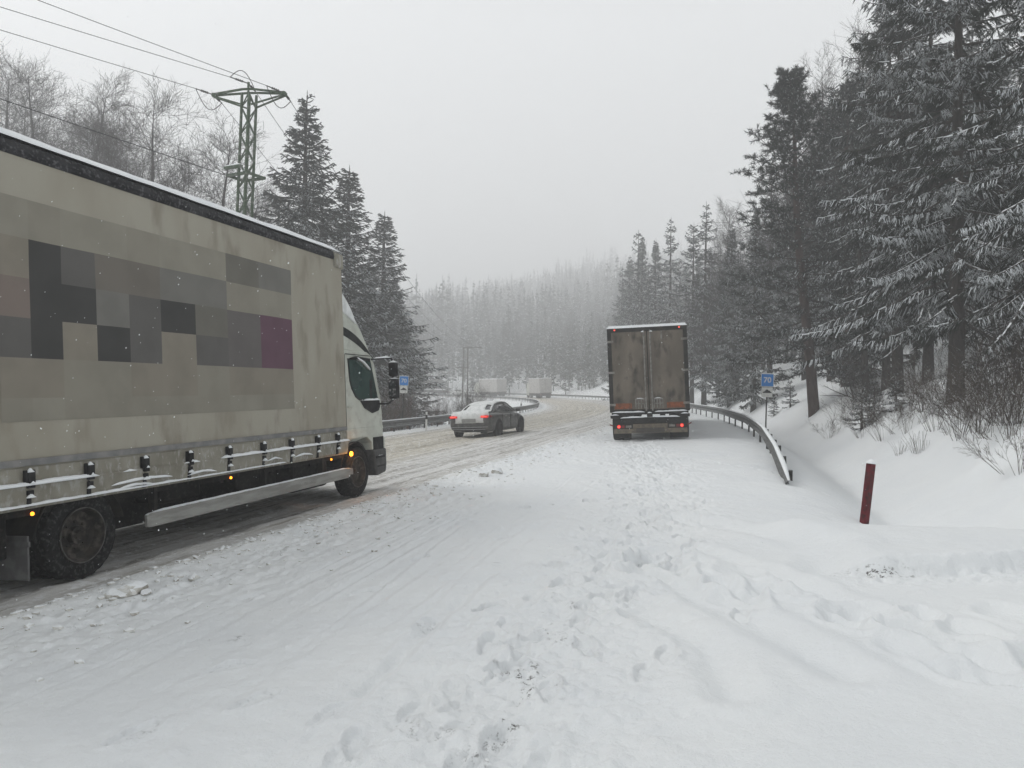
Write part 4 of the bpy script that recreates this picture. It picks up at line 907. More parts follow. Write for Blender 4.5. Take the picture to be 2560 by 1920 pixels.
# --- vehicles far away in the haze
def far_truck(s, lat, label, hh=3.9, length=8, flat=False):
    t = thing('distant_truck', label, 'truck', road_frame(s, lat), 'distant trucks round the bend')
    if not flat:
        MB().box(-1.25, 1.25, 0, length, 1.0, hh).build('cargo_box', 'fartrailer', t, .03)
        MB().box(-1.27, 1.27, -.02, .03, 1.0, 1.15).box(-.02, .02, -.03, .02, 1.1, hh).build('door_trim', 'doorlt', t)
        MB().box(-1.25, 1.25, 0, length, hh, hh+.12).build('roof_snow', 'snow', t, .04)
        MB().ext([(length+.2, .9), (length+.2, 3.2), (length+1.6, 3.0), (length+2.2, 1.9), (length+2.2, .5), (length+.2, .5)], 'x', -1.2, 1.2).build('cab', 'cab', t, .05)
    else:
        MB().box(-1.25, 1.25, 0, length, .9, 1.1).box(-1.25, -1.15, 0, .1, 1.0, 3.4).box(1.15, 1.25, 0, .1, 1.0, 3.4).box(-1.25, 1.25, 0, length*.9, 2.35, 2.5).build('car_deck', 'farcab', t)
        MB().ext([(length+.2, .5), (length+.2, 3.2), (length+1.8, 3.1), (length+2.2, .5)], 'x', -1.2, 1.2).build('cab', 'farcab', t, .05)
        for y, z in ((.5, 1.15), (4.6, 1.15), (.6, 2.5), (4.7, 2.5)):
            MB().ext([(y, z+.3), (y, z+.8), (y+.7, z+.95), (y+1.2, z+1.35), (y+2.6, z+1.4), (y+3.3, z+.95), (y+3.9, z+.8), (y+4.0, z+.3)], 'x', -.85, .85).build('loaded_car', 'farcab', t, .06)
            MB().snow([(0, y+1.1, z+1.37), (0, y+2.7, z+1.40)], 1.4, .1, 3, step=.3).build('car_snow', 'snow', t, smooth=True)
    MB().box(-1.15, 1.15, .1, length+2, .5, 1.0).box(-1.2, 1.2, -.02, .05, .45, .65).build('chassis', 'chassis', t)
    for sx_ in (-1, 1):
        for y in ([1.2, 2.5, length-1, length+1.4]):
            MB().cyl((sx_*.85, y, .5), (sx_*1.2, y, .5), .5, n=16).build('wheel', 'rubber', t)
    for sx_ in (-1, 1): MB().box(*sorted((sx_*.9, sx_*1.15)), -.05, -.02, .7, .85).build('tail_lamp', 'redlens', t)
far_truck(151, -8.2, 'pale box truck in the haze, nearest of the distant vehicles round the bend')
far_truck(176, -8.6, 'pale box truck in the haze behind bare bushes, left of the nearest distant truck')
far_truck(199, -8.6, 'dark car transporter with snowy cars in the haze, farthest left on the bend', flat=True, length=9.5)
fc = thing('distant_car', 'tiny pale car in the haze between the transporter and a pale box truck', 'car', road_frame(191, -9.0))
MB().ext([(0, .35), (0, .95), (.5, 1.05), (1.0, 1.45), (2.6, 1.45), (3.3, 1.0), (4.3, .85), (4.4, .35)], 'x', -.88, .88).build('body', 'carsnow', fc, .08)
MB().ext([(.65, 1.05), (1.1, 1.38), (2.5, 1.38), (3.0, 1.05)], 'x', -.885, .885).build('windows', 'glassd', fc)
for sx_ in (-1, 1):
    for y in (.9, 3.4): MB().cyl((sx_*.7, y, .32), (sx_*.9, y, .32), .32, n=14).build('wheel', 'rubber', fc)
# ------------------------------------------------------------------ power line
PZ = 30.0; ptop = ray(618, 236, PZ); pb = H(ptop.x, PZ)-.2
PH_ = ptop.z-pb
pyl = thing('power_pylon', 'green lattice steel power pylon rising behind the box truck', 'pylon', Matrix.Translation((ptop.x-.15, PZ, pb)) @ Matrix.Rotation(R(.9), 4, 'Y') @ Matrix.Rotation(R(-28), 4, 'Z'))
hw0, hw1 = .205, .195
def hwz(z): return hw0+(hw1-hw0)*z/PH_
def angle_bar(b, p0, p1, w=.05): b.cyl(p0, p1, w*.6, n=4)
for cx, cy2 in ((1, 1), (1, -1), (-1, 1), (-1, -1)):
    MB().cyl((cx*hw0, cy2*hw0, -.5), (cx*hw1, cy2*hw1, PH_), .062, .055, 4).build('leg', 'pylon', pyl)
lt = MB(); nz = 27
for k in range(nz):
    z0, z1 = PH_*k/nz, PH_*(k+1)/nz; a, b = hwz(z0), hwz(z1); f = 1 if k % 2 else -1
    for ax in range(4):
        rt_ = [(1, 1), (1, -1), (-1, -1), (-1, 1)]; q0, q1 = rt_[ax], rt_[(ax+1) % 4]
        if (k+ax) % 2: q0, q1 = q1, q0
        lt.cyl((q0[0]*a, q0[1]*a, z0), (q1[0]*b, q1[1]*b, z1), .026, n=4)
lt.build('lattice', 'pylon', pyl)
AW = 1.52
xa = MB()
for sy in (-1, 1):
    xa.cyl((-AW, sy*.06, PH_+.02), (-.2, sy*hw1, PH_+.14), .05, n=4).cyl((AW, sy*.06, PH_+.02), (.2, sy*hw1, PH_+.14), .05, n=4).cyl((-.2, sy*hw1, PH_+.14), (.2, sy*hw1, PH_+.14), .05, n=4)
    xa.cyl((-AW, sy*.06, PH_-.06), (-hw1, sy*hw1, PH_-.48), .04, n=4).cyl((AW, sy*.06, PH_-.06), (hw1, sy*hw1, PH_-.48), .04, n=4)
xa.box(-AW-.05, -AW+.12, -.12, .12, PH_-.08, PH_+.06).box(AW-.12, AW+.05, -.12, .12, PH_-.08, PH_+.06).cyl((-.05, 0, PH_+.1), (-.05, 0, PH_+.5), .05, n=6)
for x in (-1.0, 1.0): xa.cyl((x, -.15, PH_+.06), (x, .15, PH_+.06), .03, n=4)
xo_ = xa.build('crossarm', 'pylon', pyl); xo_.rotation_euler.z = R(20)
zc_ = PH_*.775
pf_ = MB().box(-.62, .30, -.60, -.45, zc_+.22, zc_+.32).box(-.62, .62, .38, .46, zc_-.05, zc_+.06).box(-.62, .62, -.46, -.38, zc_-.05, zc_+.06).box(-.6, -.52, -.46, .46, zc_-.05, zc_+.05).box(.52, .6, -.46, .46, zc_-.05, zc_+.05)
pf_.build('platform', 'pylon', pyl)
MB().snow([(-.62, -.52, zc_+.32), (.30, -.52, zc_+.32)], .15, .07, 3).build('platform_snow', 'snow', pyl, smooth=True)
bpy.context.view_layer.update()
pm = pyl.matrix_world
far_x = ray(1164, 900, 118).x
def fpylon():
    g = H(far_x, 118); t = ray(1164, 868, 118).z-g
    o = thing('power_pylon', 'faint twin-pole power line mast in the haze beyond the sedan', 'pylon', Matrix.Translation((far_x, 118, g)))
    for x in (-.45, .45): MB().cyl((x, 0, -.5), (x*.7, 0, t), .14, .10, 8).build('pole', 'wood', o)
    MB().box(-.4, 2.6, -.06, .06, t-.12, t).box(-1.6, .6, -.06, .06, t*.72, t*.72+.12).build('crossarm', 'wood', o)
    return g, t
fg, ft = fpylon()
def cable(name, label, a, b, sag, r=.012, n=36, grp='overhead wires'):
    a = Vector(a); b = Vector(b); P = [a.lerp(b, i/n)-Vector((0, 0, sag*4*(i/n)*(1-i/n))) for i in range(n+1)]
    base = P[0]; o = MB().tube([p-base for p in P], r, 5).build(name, 'wire'); o.location = base; return tag(o, label, 'wire', grp)
dirw = Vector((-6.0, -4.9, 0)).normalized()
RA = Matrix.Rotation(R(20), 4, 'Z'); ends = [pm @ RA @ Vector((-AW, -.05, PH_)), pm @ RA @ Vector((-.05, 0, PH_+.45)), pm @ RA @ Vector((AW, -.05, PH_))]
outs = [(0, 50), (25, 0), (160, 0)]
far_e = [Vector((far_x-.4, 118, fg+ft)), Vector((far_x+1.0, 118, fg+ft)), Vector((far_x+2.5, 118, fg+ft))]
lab = ['lowest of the three overhead wires from the pylon to the upper left', 'middle of the three overhead wires from the pylon to the upper left', 'highest of the three overhead wires from the pylon to the upper left']
lab2 = ['left wire from the pylon down to the hazy mast', 'middle wire from the pylon down to the hazy mast', 'right wire from the pylon down past the tall spruce']
for e_, (px, py), fe, la, lb_ in zip(ends, outs, far_e, lab, lab2):
    # strain insulators with their slack loops
    q = ray(px, py, 24.5); dv = (q-e_); dv = dv.normalized(); start = e_+dv*.75
    i1 = MB().cyl((0, 0, 0), dv*.75, .022, n=6)
    for t in (.25, .33, .41, .49): i1.cyl(dv*t, dv*(t+.03), .05, n=8)
    dv2 = (fe-e_).normalized()
    i1.cyl((0, 0, 0), dv2*.75, .022, n=6)
    for t in (.25, .33, .41, .49): i1.cyl(dv2*t, dv2*(t+.03), .05, n=8)
    up = 1 if e_ is ends[1] else -1
    LP = [(dv*.75).lerp(dv2*.75, t/10)+Vector((0, 0, up*.55*math.sin(math.pi*t/10))) for t in range(11)]
    i1.tube(LP, .016, 6)
    o = i1.build('strain_insulator', 'insul', pyl); o.matrix_world = Matrix.Translation(e_)
    endp = e_+(q-e_)*9
    cable('overhead_wire', la, start, endp, .9)
    cable('overhead_wire', lb_, e_+dv2*.75, fe, 2.4)
a_ = pm @ Vector((-.6, -.4, zc_)); q = ray(0, 220, 24.5)
cable('overhead_cable', 'lower sagging cable from the pylon platform over the truck roof', a_, a_+(q-a_)*9, .9, .018)
# ------------------------------------------------------------------ trees
def cum(P): return P
def conifer(name, Ht, Rad, seed, nbr, bare=.06, spacing=.16, tw=.55, hang=.75, thick=.035, sub=0, el0=-12, el1=40, prof=.85, tip_up=.10, droop=.16, jit=.25, mat_='needle', gap=.0, snowy=0):
    "trunk and crown of a spruce or fir as two meshes (crown: many tapered needle sprays on drooping boughs)"
    rg = np.random.default_rng(seed)
    t = np.sort(rg.uniform(bare, .985, nbr)**.92); z0 = t*Ht
    L = Rad*(1-t)**prof*(1+jit*(rg.random(nbr)*2-1))+.18; low = np.clip((t-bare)/.08, 0, 1); L *= .72+.28*low
    az = np.arange(nbr)*2.399963+rg.uniform(-.4, .4, nbr); el = np.radians(el0+(el1-el0)*t**1.8+rg.uniform(-7, 7, nbr))
    if gap: L *= np.where(rg.random(nbr) < gap, .55, 1)
    sway = rg.normal(0, .16, nbr); dr = droop*rg.uniform(.5, 1.6, nbr); hf = rg.uniform(.45, 1.35, nbr)
    dx = np.cos(az)*np.cos(el); dy = np.sin(az)*np.cos(el); dz = np.sin(el)
    def ax(i, u):
        Lu = L[i]*u
        sw = sway[i]*L[i]*u*u; return np.stack([dx[i]*Lu-np.sin(az[i])*sw, dy[i]*Lu+np.cos(az[i])*sw, z0[i]+dz[i]*Lu-dr[i]*L[i]*u**1.6+tip_up*L[i]*u**4*2], -1)
    nsg = 6; I = np.repeat(np.arange(nbr), nsg); U = np.tile(np.arange(nsg)/nsg, nbr)
    A0, A1 = ax(I, U), ax(I, U+1/nsg); rr = .010+.011*L[I]
    limb = prisms(A0, A1, rr*(1-U)+.006, rr*(1-U-1/nsg)+.004, 4)
    n = np.maximum(6, (L/spacing*2).astype(int)); I = np.repeat(np.arange(nbr), n); m = len(I)
    U = rg.uniform(.10, 1.0, m)**.85; kp = vnoise(I*5.3, U*L[I]*2.2, seed+9) > (.30 if sub > 5 else .15); I = I[kp]; U = U[kp]; m = len(I); P = ax(I, U); side = np.where(rg.random(m) < .5, 1., -1.); sp = rg.uniform(.35, 1.25, m)
    fwd = np.stack([dx[I], dy[I], dz[I]], -1); lat = np.stack([-np.sin(az[I]), np.cos(az[I]), 0*U], -1)
    D = fwd*(1-.45*sp)[:, None]+lat*(side*sp)[:, None]+np.array([0, 0, -1.])*(hang*hf[I]*rg.uniform(.2, 1.5, m))[:, None]
    D /= np.linalg.norm(D, axis=1, keepdims=True); l = tw*(.35+.75*(1-U))*np.minimum(1, .35+L[I]/2.5)*rg.uniform(.6, 1.25, m)
    E = P+D*l[:, None]; E[:, 2] -= .10*l
    th = thick*rg.uniform(.7, 1.3, m)
    V, Q = [limb[0]], [limb[1]]; nb = len(limb[0]); mi = [np.ones(len(limb[1]), np.int32)]
    def addp(a, b, r0, r1, mm=0):
        nonlocal nb
        v, q = prisms(a, b, r0, r1); V.append(v); Q.append(q+nb); mi.append(np.full(len(q), mm, np.int32)); nb += len(v)
    addp(P, E, th, th*.35)
    # needle sheath along each bough
    K = 9; I2 = np.repeat(np.arange(nbr), K); U2 = np.tile(.15+.85*np.arange(K)/K, nbr)
    addp(ax(I2, U2), ax(I2, U2+.85/K*.98), thick*(1.15-.3*U2), thick*(1.1-.3*U2))
    if snowy:
        K = 22; I3 = np.repeat(np.arange(nbr), K); kk = np.tile(np.arange(K), nbr); patch = vnoise(I3*3.7, kk*.28, seed) < snowy*(.6+.8*(L[I3] > 1.5)*vnoise(I3*1.9, I3*.7, seed+3)); I3 = I3[patch]; U3 = .12+.84*kk[patch]/K
        rr3 = rg.uniform(.022, .052, len(I3))*(1.1-.5*U3); o3 = np.array([0, 0, 1.])*(thick*1.1)+rg.normal(0, .012, (len(I3), 3))
        addp(ax(I3, U3)+o3, ax(I3, U3+.84/K*1.15)+o3, rr3, rr3*rg.uniform(.6, 1.1, len(I3)), 2)
    if sub:
        J = np.repeat(np.arange(m), sub); w = rg.uniform(.15, .95, len(J)); P2 = P[J]+(E-P)[J]*w[:, None]
        D2 = D[J]*.7+lat[J]*rg.uniform(-.9, .9, len(J))[:, None]+fwd[J]*.3+np.array([0, 0, -1.])*rg.uniform(.1, .9*max(hang, .4), len(J))[:, None]
        D2 /= np.linalg.norm(D2, axis=1, keepdims=True); l2 = l[J]*.5*(1.2-w)*rg.uniform(.6, 1.3, len(J))+.05
        addp(P2, P2+D2*l2[:, None], th[J]*.72, th[J]*.25)
    # leader
    addp(np.array([[0, 0, Ht*.97]]), np.array([[0, 0, Ht*1.01]]), np.array([thick]), np.array([thick*.3]))
    me = npmesh(name+'_crown', np.concatenate(V), np.concatenate(Q), np.concatenate(mi)); me.materials.append(M[mat_]); me.materials.append(M['bark']); me.materials.append(M['snow'])
    k = 12; zz = np.linspace(-.02, .98, k+1)*Ht; r = (Ht*.011+.035)*(1-zz/Ht)**.8+.008; r[0] *= 1.25; zz[0] = -.05*Ht; cx = .02*np.sin(zz*.7+seed); cxy = np.stack([cx, .02*np.cos(zz*.5+seed), zz], -1)
    v, q = prisms(cxy[:-1], cxy[1:], r[:-1], r[1:], 9); tm = npmesh(name+'_trunk', v, q, smooth=False); tm.materials.append(M['bark'])
    return dict(crown=me, trunk=tm, H=Ht)
def bare_tree(name, Ht, seed, spread=.35, nmain=26, lean=0, levels=3, mat_='twig', up=.75, thin=1.0, bare=.25, rk=1.0):
    rg = random.Random(seed); S = []
    def seg(a, b, r0, r1): S.append((a[:], b[:], r0, r1))
    def grow_(p, d, l, r, lv, curve):
        n = 4 if lv > 1 else 3; pts = [p]
        for i in range(n):
            d = (d+Vector((rg.gauss(0, .10), rg.gauss(0, .10), curve+rg.gauss(0, .06)))).normalized(); q = p+d*(l/n); seg(p, q, r*(1-i/n*.7), r*(1-(i+1)/n*.7)); p = q; pts.append((p, d, i))
            if lv > 0 and (i > 0 or lv < 3):
                for _ in range(2 if lv > 1 else (3 if rg.random() < .6 else 2)):
                    a = d.orthogonal().normalized(); a.rotate(Matrix.Rotation(rg.uniform(0, 6.3), 3, d))
                    e_ = (d*rg.uniform(.5, .9)+a*rg.uniform(.4, .85)+Vector((0, 0, .15))).normalized()
                    grow_(p.copy(), e_, l*rg.uniform(.38, .72), r*.52, lv-1, curve*.7)
    top = Vector((0, 0, 0)); d = Vector((0, 0, 1)); k = 12; r0 = Ht*.0085*rk+.03; tr = []
    p = Vector((0, 0, -.6))
    for i in range(k):
        d = (d+Vector((rg.gauss(lean*.02, .022), rg.gauss(0, .022), 0))).normalized(); q = p+d*(Ht/k); tr.append((p[:], q[:], r0*(1-i/k)**.8+.01, r0*(1-(i+1)/k)**.8+.008))
        nb = max(0, int(nmain/k*1.6)) if (i+1)/k > bare else 0
        for _ in range(nb):
            a = rg.uniform(0, 6.3); w = rg.random(); pp = p.lerp(q, w); t = (i+w)/k
            dd = Vector((math.cos(a), math.sin(a), up*rg.uniform(.5, 1.3))).normalized()
            grow_(pp, dd, Ht*spread*(1.15-t)**.7*rg.uniform(.5, 1.05), max(.012, r0*.35*(1.05-t)), levels-1, .05)
        p = q
    def mk(SS, nm, n):
        A = np.array([s_[0] for s_ in SS]); B = np.array([s_[1] for s_ in SS]); ra = np.array([s_[2] for s_ in SS]); rb = np.array([s_[3] for s_ in SS])
        v, q = prisms(A, B, np.maximum(ra*thin, .0045), np.maximum(rb*thin, .0035), n); me = npmesh(nm, v, q); me.materials.append(M[mat_]); return me
    return dict(crown=mk(S, name+'_crown', 3), trunk=mk(tr, name+'_trunk', 8), H=Ht)
def pine(name, Ht, Rad, seed, nbr=46, bare=.3, tuft=.20, ntuft=34, mat_='needle2'):
    rg = np.random.default_rng(seed); V = []; Q = []; mi = []; nb = 0
    def addp(a, b, r0, r1, m_=0, n=3):
        nonlocal nb
        v, q = prisms(a, b, r0, r1, n); V.append(v); Q.append(q+nb); mi.append(np.full(len(q), m_, np.int32)); nb += len(v)
    for i in range(nbr):
        t = bare+(1-bare)*(i+rg.random())/nbr; L = Rad*(1-((t-bare)/(1-bare)))**.62*rg.uniform(.55, 1.1)+.35; a = i*2.4+rg.uniform(-.5, .5); el = math.radians(-14+55*((t-bare)/(1-bare))**1.3+rg.uniform(-10, 10))
        d = np.array([math.cos(a)*math.cos(el), math.sin(a)*math.cos(el), math.sin(el)]); p = np.array([0, 0, t*Ht]); ns = 6; pts = [p]
        for k in range(ns):
            d = d+rg.normal(0, .10, 3)+np.array([0, 0, .05]); d /= np.linalg.norm(d); pts.append(pts[-1]+d*L/ns)
        P = np.array(pts); rr = np.linspace(.02+.008*L, .008, ns+1); addp(P[:-1], P[1:], rr[:-1], rr[1:], 1, 4)
        for k in range(1, ns+1):
            for _ in range(5 if k > 1 else 2):
                o = rg.normal(0, 1, 3); o[2] = abs(o[2])*.35+.05; o /= np.linalg.norm(o); q = P[k]+o*rg.uniform(.12, .22+.12*L); addp(P[k][None], q[None], np.array([.009]), np.array([.006]), 1)
                n = ntuft; c = P[k]+(q-P[k])*rg.uniform(.25, 1.15, n)[:, None]; u = rg.normal(0, 1, (n, 3))+o*1.1+np.array([0, 0, .25]); u /= np.linalg.norm(u, axis=1, keepdims=True)
                addp(c, c+u*(tuft*rg.uniform(.5, 1.1, n))[:, None], np.full(n, .013), np.full(n, .005))
    me = npmesh(name+'_crown', np.concatenate(V), np.concatenate(Q), np.concatenate(mi)); me.materials.append(M[mat_]); me.materials.append(M['bark'])
    k = 12; zz = np.linspace(-.05, .98, k+1)*Ht; r = (Ht*.013+.04)*(1-zz/Ht)**.7+.01; cxy = np.stack([.12*np.sin(zz*.45+seed), .1*np.cos(zz*.4+seed), zz], -1)
    v, q = prisms(cxy[:-1], cxy[1:], r[:-1], r[1:], 9); tm = npmesh(name+'_trunk', v, q); tm.materials.append(M['barkred'])
    return dict(crown=me, trunk=tm, H=Ht)
PR = {}
PR['near1'] = conifer('spruce', 24, 5.3, 1, 150, bare=.12, spacing=.10, tw=.85, hang=1.15, thick=.018, sub=9, el0=-20, el1=30, prof=.55, tip_up=.10, droop=.22, jit=.45, snowy=.42)
PR['near2'] = conifer('spruce', 22, 4.9, 2, 135, bare=.11, spacing=.10, tw=.8, hang=1.1, thick=.018, sub=9, el0=-24, el1=30, prof=.55, tip_up=.08, droop=.26, jit=.45, snowy=.42)
PR['mid1'] = conifer('spruce', 20, 3.8, 3, 340, bare=.03, spacing=.13, tw=.60, hang=.7, thick=.028, sub=5, el0=-16, el1=42, prof=.95, tip_up=.12, droop=.14, mat_='needle3')
PR['mid2'] = conifer('spruce', 18, 3.2, 4, 300, bare=.03, spacing=.14, tw=.55, hang=.75, thick=.028, sub=5, el0=-14, el1=40, prof=1.0, tip_up=.12, droop=.15, mat_='needle3', gap=.15)
PR['mid3'] = conifer('spruce', 20, 3.0, 5, 170, bare=.10, spacing=.17, tw=.6, hang=.7, thick=.034, sub=3, el0=-16, el1=35, prof=.75, jit=.45, gap=.25)
PR['mid4'] = conifer('spruce', 22, 3.4, 6, 170, bare=.22, spacing=.17, tw=.6, hang=.7, thick=.034, sub=3, el0=-18, el1=35, prof=.6, jit=.5, gap=.2, mat_='needle2')
PR['far1'] = conifer('spruce', 20, 3.2, 7, 110, bare=.05, spacing=.35, tw=.8, hang=.6, thick=.06, sub=2, prof=.8, mat_='needle2')
PR['far2'] = conifer('spruce', 20, 2.6, 8, 90, bare=.12, spacing=.38, tw=.8, hang=.7, thick=.06, sub=2, prof=.65, jit=.4, mat_='needle2')
PR['pine1'] = pine('pine', 16, 4.6, 9, nbr=105, bare=.12, ntuft=28)
PR['pine2'] = pine('pine', 15, 3.0, 10, nbr=46, bare=.42)
PR['b1'] = bare_tree('bare_tree', 15, 11, spread=.29, nmain=75, up=.75, bare=.10, levels=3)
PR['b2'] = bare_tree('bare_tree', 15, 12, spread=.27, nmain=70, up=.6, bare=.15, levels=3)
PR['b3'] = bare_tree('bare_tree', 15, 13, spread=.24, nmain=75, up=.9, bare=.12, levels=3)
PR['b4'] = bare_tree('bare_tree', 14, 14, spread=.30, nmain=34, up=1.6, bare=.25, levels=3)
PR['dead'] = bare_tree('snag', 14, 15, spread=.18, nmain=22, up=.05, bare=.06, levels=2, mat_='bark', rk=1.7)
PR['young'] = conifer('young_spruce', 2.2, .75, 21, 46, bare=.02, spacing=.09, tw=.30, hang=.4, thick=.022, sub=4, el0=-5, el1=50, prof=.8, mat_='needle2')
def tree(kind, x, y, h, label, group=None, cat='tree', name=None, yaw=None, tilt=(0, 0), wide=1.0, sink=0):
    p = PR[kind]; s_ = h/p['H']; g = H(x, y)
    if yaw is None: yaw = (x*7.3+y*3.1) % 6.28
    nm = name or {'n': 'spruce_tree', 'm': 'spruce_tree', 'f': 'spruce_tree', 'p': 'pine_tree', 'b': 'bare_tree', 'd': 'bare_tree', 'y': 'young_spruce'}[kind[0]]
    mw = Matrix.Translation((x, y, g-sink)) @ Matrix.Rotation(R(tilt[0]), 4, 'Y') @ Matrix.Rotation(R(tilt[1]), 4, 'X') @ Matrix.Rotation(yaw, 4, 'Z') @ Matrix.Diagonal((s_*wide, s_*wide, s_, 1))
    o = thing(nm, label, cat, mw, group)
    link('crown', p['crown'], o); link('trunk', p['trunk'], o); return o
def at(kind, px, Z, tipy, label, group=None, bx=None, **k):
    "tree whose trunk stands in the direction of column px at distance Z, with its tip where row tipy is"
    t = ray(px, tipy, Z); b = ray(bx if bx else px, 1000, Z); x = b.x if bx else t.x; g = H(x, Z)
    if bx: k['tilt'] = (math.degrees(math.atan2(t.x-x, t.z-g)), 0)
    return tree(kind, x, Z, t.z-g, label, group, **k)
# left side
GL_ = 'spruces standing beyond the left guardrail'
at('mid1', 768, 45, 235, 'tall dark spruce right of the pylon, tallest of the left row', GL_, wide=1.45)
at('mid2', 874, 53, 420, 'second dark spruce from the pylon, between the tall one and the paler one', GL_, wide=1.75)
at('mid2', 962, 62, 533, 'paler third spruce from the pylon, with ragged branches above the mirrors', GL_, wide=1.85, yaw=2.2)
at('mid3', 925, 70, 640, 'slim spruce half hidden between the second and third left spruces', GL_, wide=1.6)
at('mid1', 690, 56, 600, 'low dark spruce behind the pylon foot', GL_, wide=1.7, yaw=1)
at('mid3', 1012, 74, 800, 'small hazy spruce at the right foot of the left spruce row', GL_, wide=1.9)
at('mid1', 985, 68, 690, 'hazy spruce filling the gap right of the third left spruce', GL_, wide=1.7)
GB = 'bare trees on the left hillside'
for i, (px, Z, ty, kd, lb) in enumerate(((12, 62, 165, 'b1', 'bare tree at the left frame edge above the truck roof'), (118, 60, 183, 'b2', 'bare tree with the tallest bushy top at upper left'), (190, 57, 190, 'b3', 'bare tree right of the tallest bushy one at upper left'),
        (288, 58, 300, 'b2', 'low bare tree midway between the left group and the round-topped one'), (388, 48, 246, 'b1', 'round-topped bare tree left of the slim birch'), (340, 56, 330, 'b3', 'bare tree just left behind the round-topped one'), (532, 46, 296, 'b2', 'slim bare birch left of the pylon'),
        (460, 60, 440, 'b1', 'low bare tree between the round-topped tree and the birch'), (240, 66, 330, 'b1', 'faint bare tree behind the low midway tree'), (60, 70, 250, 'b3', 'faint bare tree behind the left edge tree'), (655, 58, 560, 'b2', 'low bare tree between the pylon and the tall spruce'), (590, 64, 470, 'b3', 'low bare tree directly behind the pylon'))):
    at(kd, px, Z, ty, lb, GB, wide=1.25)
# near spruces on the right
GN = 'spruces at the edge of the right-hand wood'
at('near1', 2400, 19.5, -420, 'tallest near spruce on the right, snowy boughs hanging over a dark trunk', GN, wide=1.08, yaw=.6)
at('near2', 2640, 15.5, -520, 'nearest spruce, its boughs hanging in from the right frame edge', GN, wide=.95, yaw=2.0)
at('near2', 2330, 25, -160, 'spruce directly behind the tallest near spruce', GN, wide=.9, yaw=4)
at('near1', 2255, 26, -330, 'spruce with sweeping boughs filling the gap beside the broad pine', GN, wide=.82, yaw=3.3)
at('mid4', 2225, 29, -40, 'slim spruce with a straight bare trunk left of the tallest near spruce', GN, wide=.8)
at('pine1', 1975, 33, 192, 'broad pine with a leaning trunk behind the right blue sign', 'pines of the right-hand wood', bx=2030, wide=1.02, yaw=1.1)
at('pine2', 2120, 37, 230, 'pine deeper in the wood, right of the broad leaning one', 'pines of the right-hand wood')
at('dead', 2150, 29.5, 420, 'half-bare leaning trunk with snow-covered dead limbs', None, bx=2165, name='dead_tree')
at('mid4', 2085, 41, 210, 'spruce with a bare lower trunk behind the broad pine', GN)
at('b4', 2090, 44, 140, 'bare tree with fine upright twigs above the pine', 'bare trees of the right-hand wood')
at('b4', 2150, 40, 80, 'bare tree with fine twigs reaching the tall spruce tips', 'bare trees of the right-hand wood', yaw=1)
at('b4', 2020, 48, 230, 'bare tree with thin twigs between the pine top and the sky', 'bare trees of the right-hand wood', yaw=3)
at('b3', 1850, 58, 520, 'bare thin tree left of the broad pine', 'bare trees of the right-hand wood')
at('b1', 1800, 66, 590, 'faint bare tree at the left foot of the broad pine', 'bare trees of the right-hand wood')
GR = 'spruces along the right-hand wood in the haze'
for px, Z, ty, kd, lb in ((1766, 66, 508, 'mid3', 'slim spruce tip standing above its neighbours left of the pine'), (1735, 72, 560, 'mid4', 'hazy spruce just left of the slim tall tip'), (1678, 84, 546, 'mid3', 'rounded tall spruce above the trailer roof right edge'), (1640, 90, 600, 'mid2', 'hazy spruce left of the rounded tall one'),
        (1606, 98, 592, 'mid2', 'pointed pale spruce above the middle of the trailer'), (1597, 104, 578, 'far2', 'thin bare-topped spruce beside the pointed pale one'), (1575, 112, 640, 'mid1', 'pale spruce second from the left end of the right wood'), (1556, 120, 668, 'mid3', 'pale leftmost spruce of the right wood'), (1830, 56, 560, 'mid1', 'dark spruce between the slim tip and the pine'), (1890, 47, 520, 'mid2', 'dark spruce close left of the broad pine'), (1930, 52, 400, 'mid4', 'dark spruce behind the broad pine crown')):
    at(kd, px, Z, ty, lb, GR)
rr_ = random.Random(31); n_ = 0; placed = []
for _ in range(4000):
    if n_ >= 105: break
    s_ = rr_.uniform(16, 165); l_ = rr_.uniform(5.2, 34)+float(LR(s_))*1.0+(1.8 if s_ > 38 else 0)
    x, y = sl_xy(s_, l_)
    if y < 22 or x/y > .74 or any((x-a)**2+(y-b)**2 < 5.5 for a, b in placed): continue
    px = 1280+FPX*x/y; sil = float(np.interp(px, [1500, 1540, 1600, 1680, 1800, 1900, 2000, 2100, 2200], [760, 700, 640, 600, 590, 520, 330, 200, 0]))
    t = ray(px, sil+rr_.uniform(30, 160), y); g = H(x, y); h = min(t.z-g, 24)
    if h < 5: continue
    placed.append((x, y)); n_ += 1; kd = rr_.choice(['mid3', 'mid4', 'mid4', 'mid1', 'b4', 'mid2']) if y < 75 else rr_.choice(['far1', 'far2', 'mid3', 'far1', 'b4'])
    if kd[0] == 'b': tree(kd, x, y, h, 'bare tree among the spruces deep in the right-hand wood', 'bare trees deep in the wood')
    else: tree(kd, x, y, h, 'snow-dusted spruce deep in the right-hand wood', 'spruces deep in the right-hand wood')
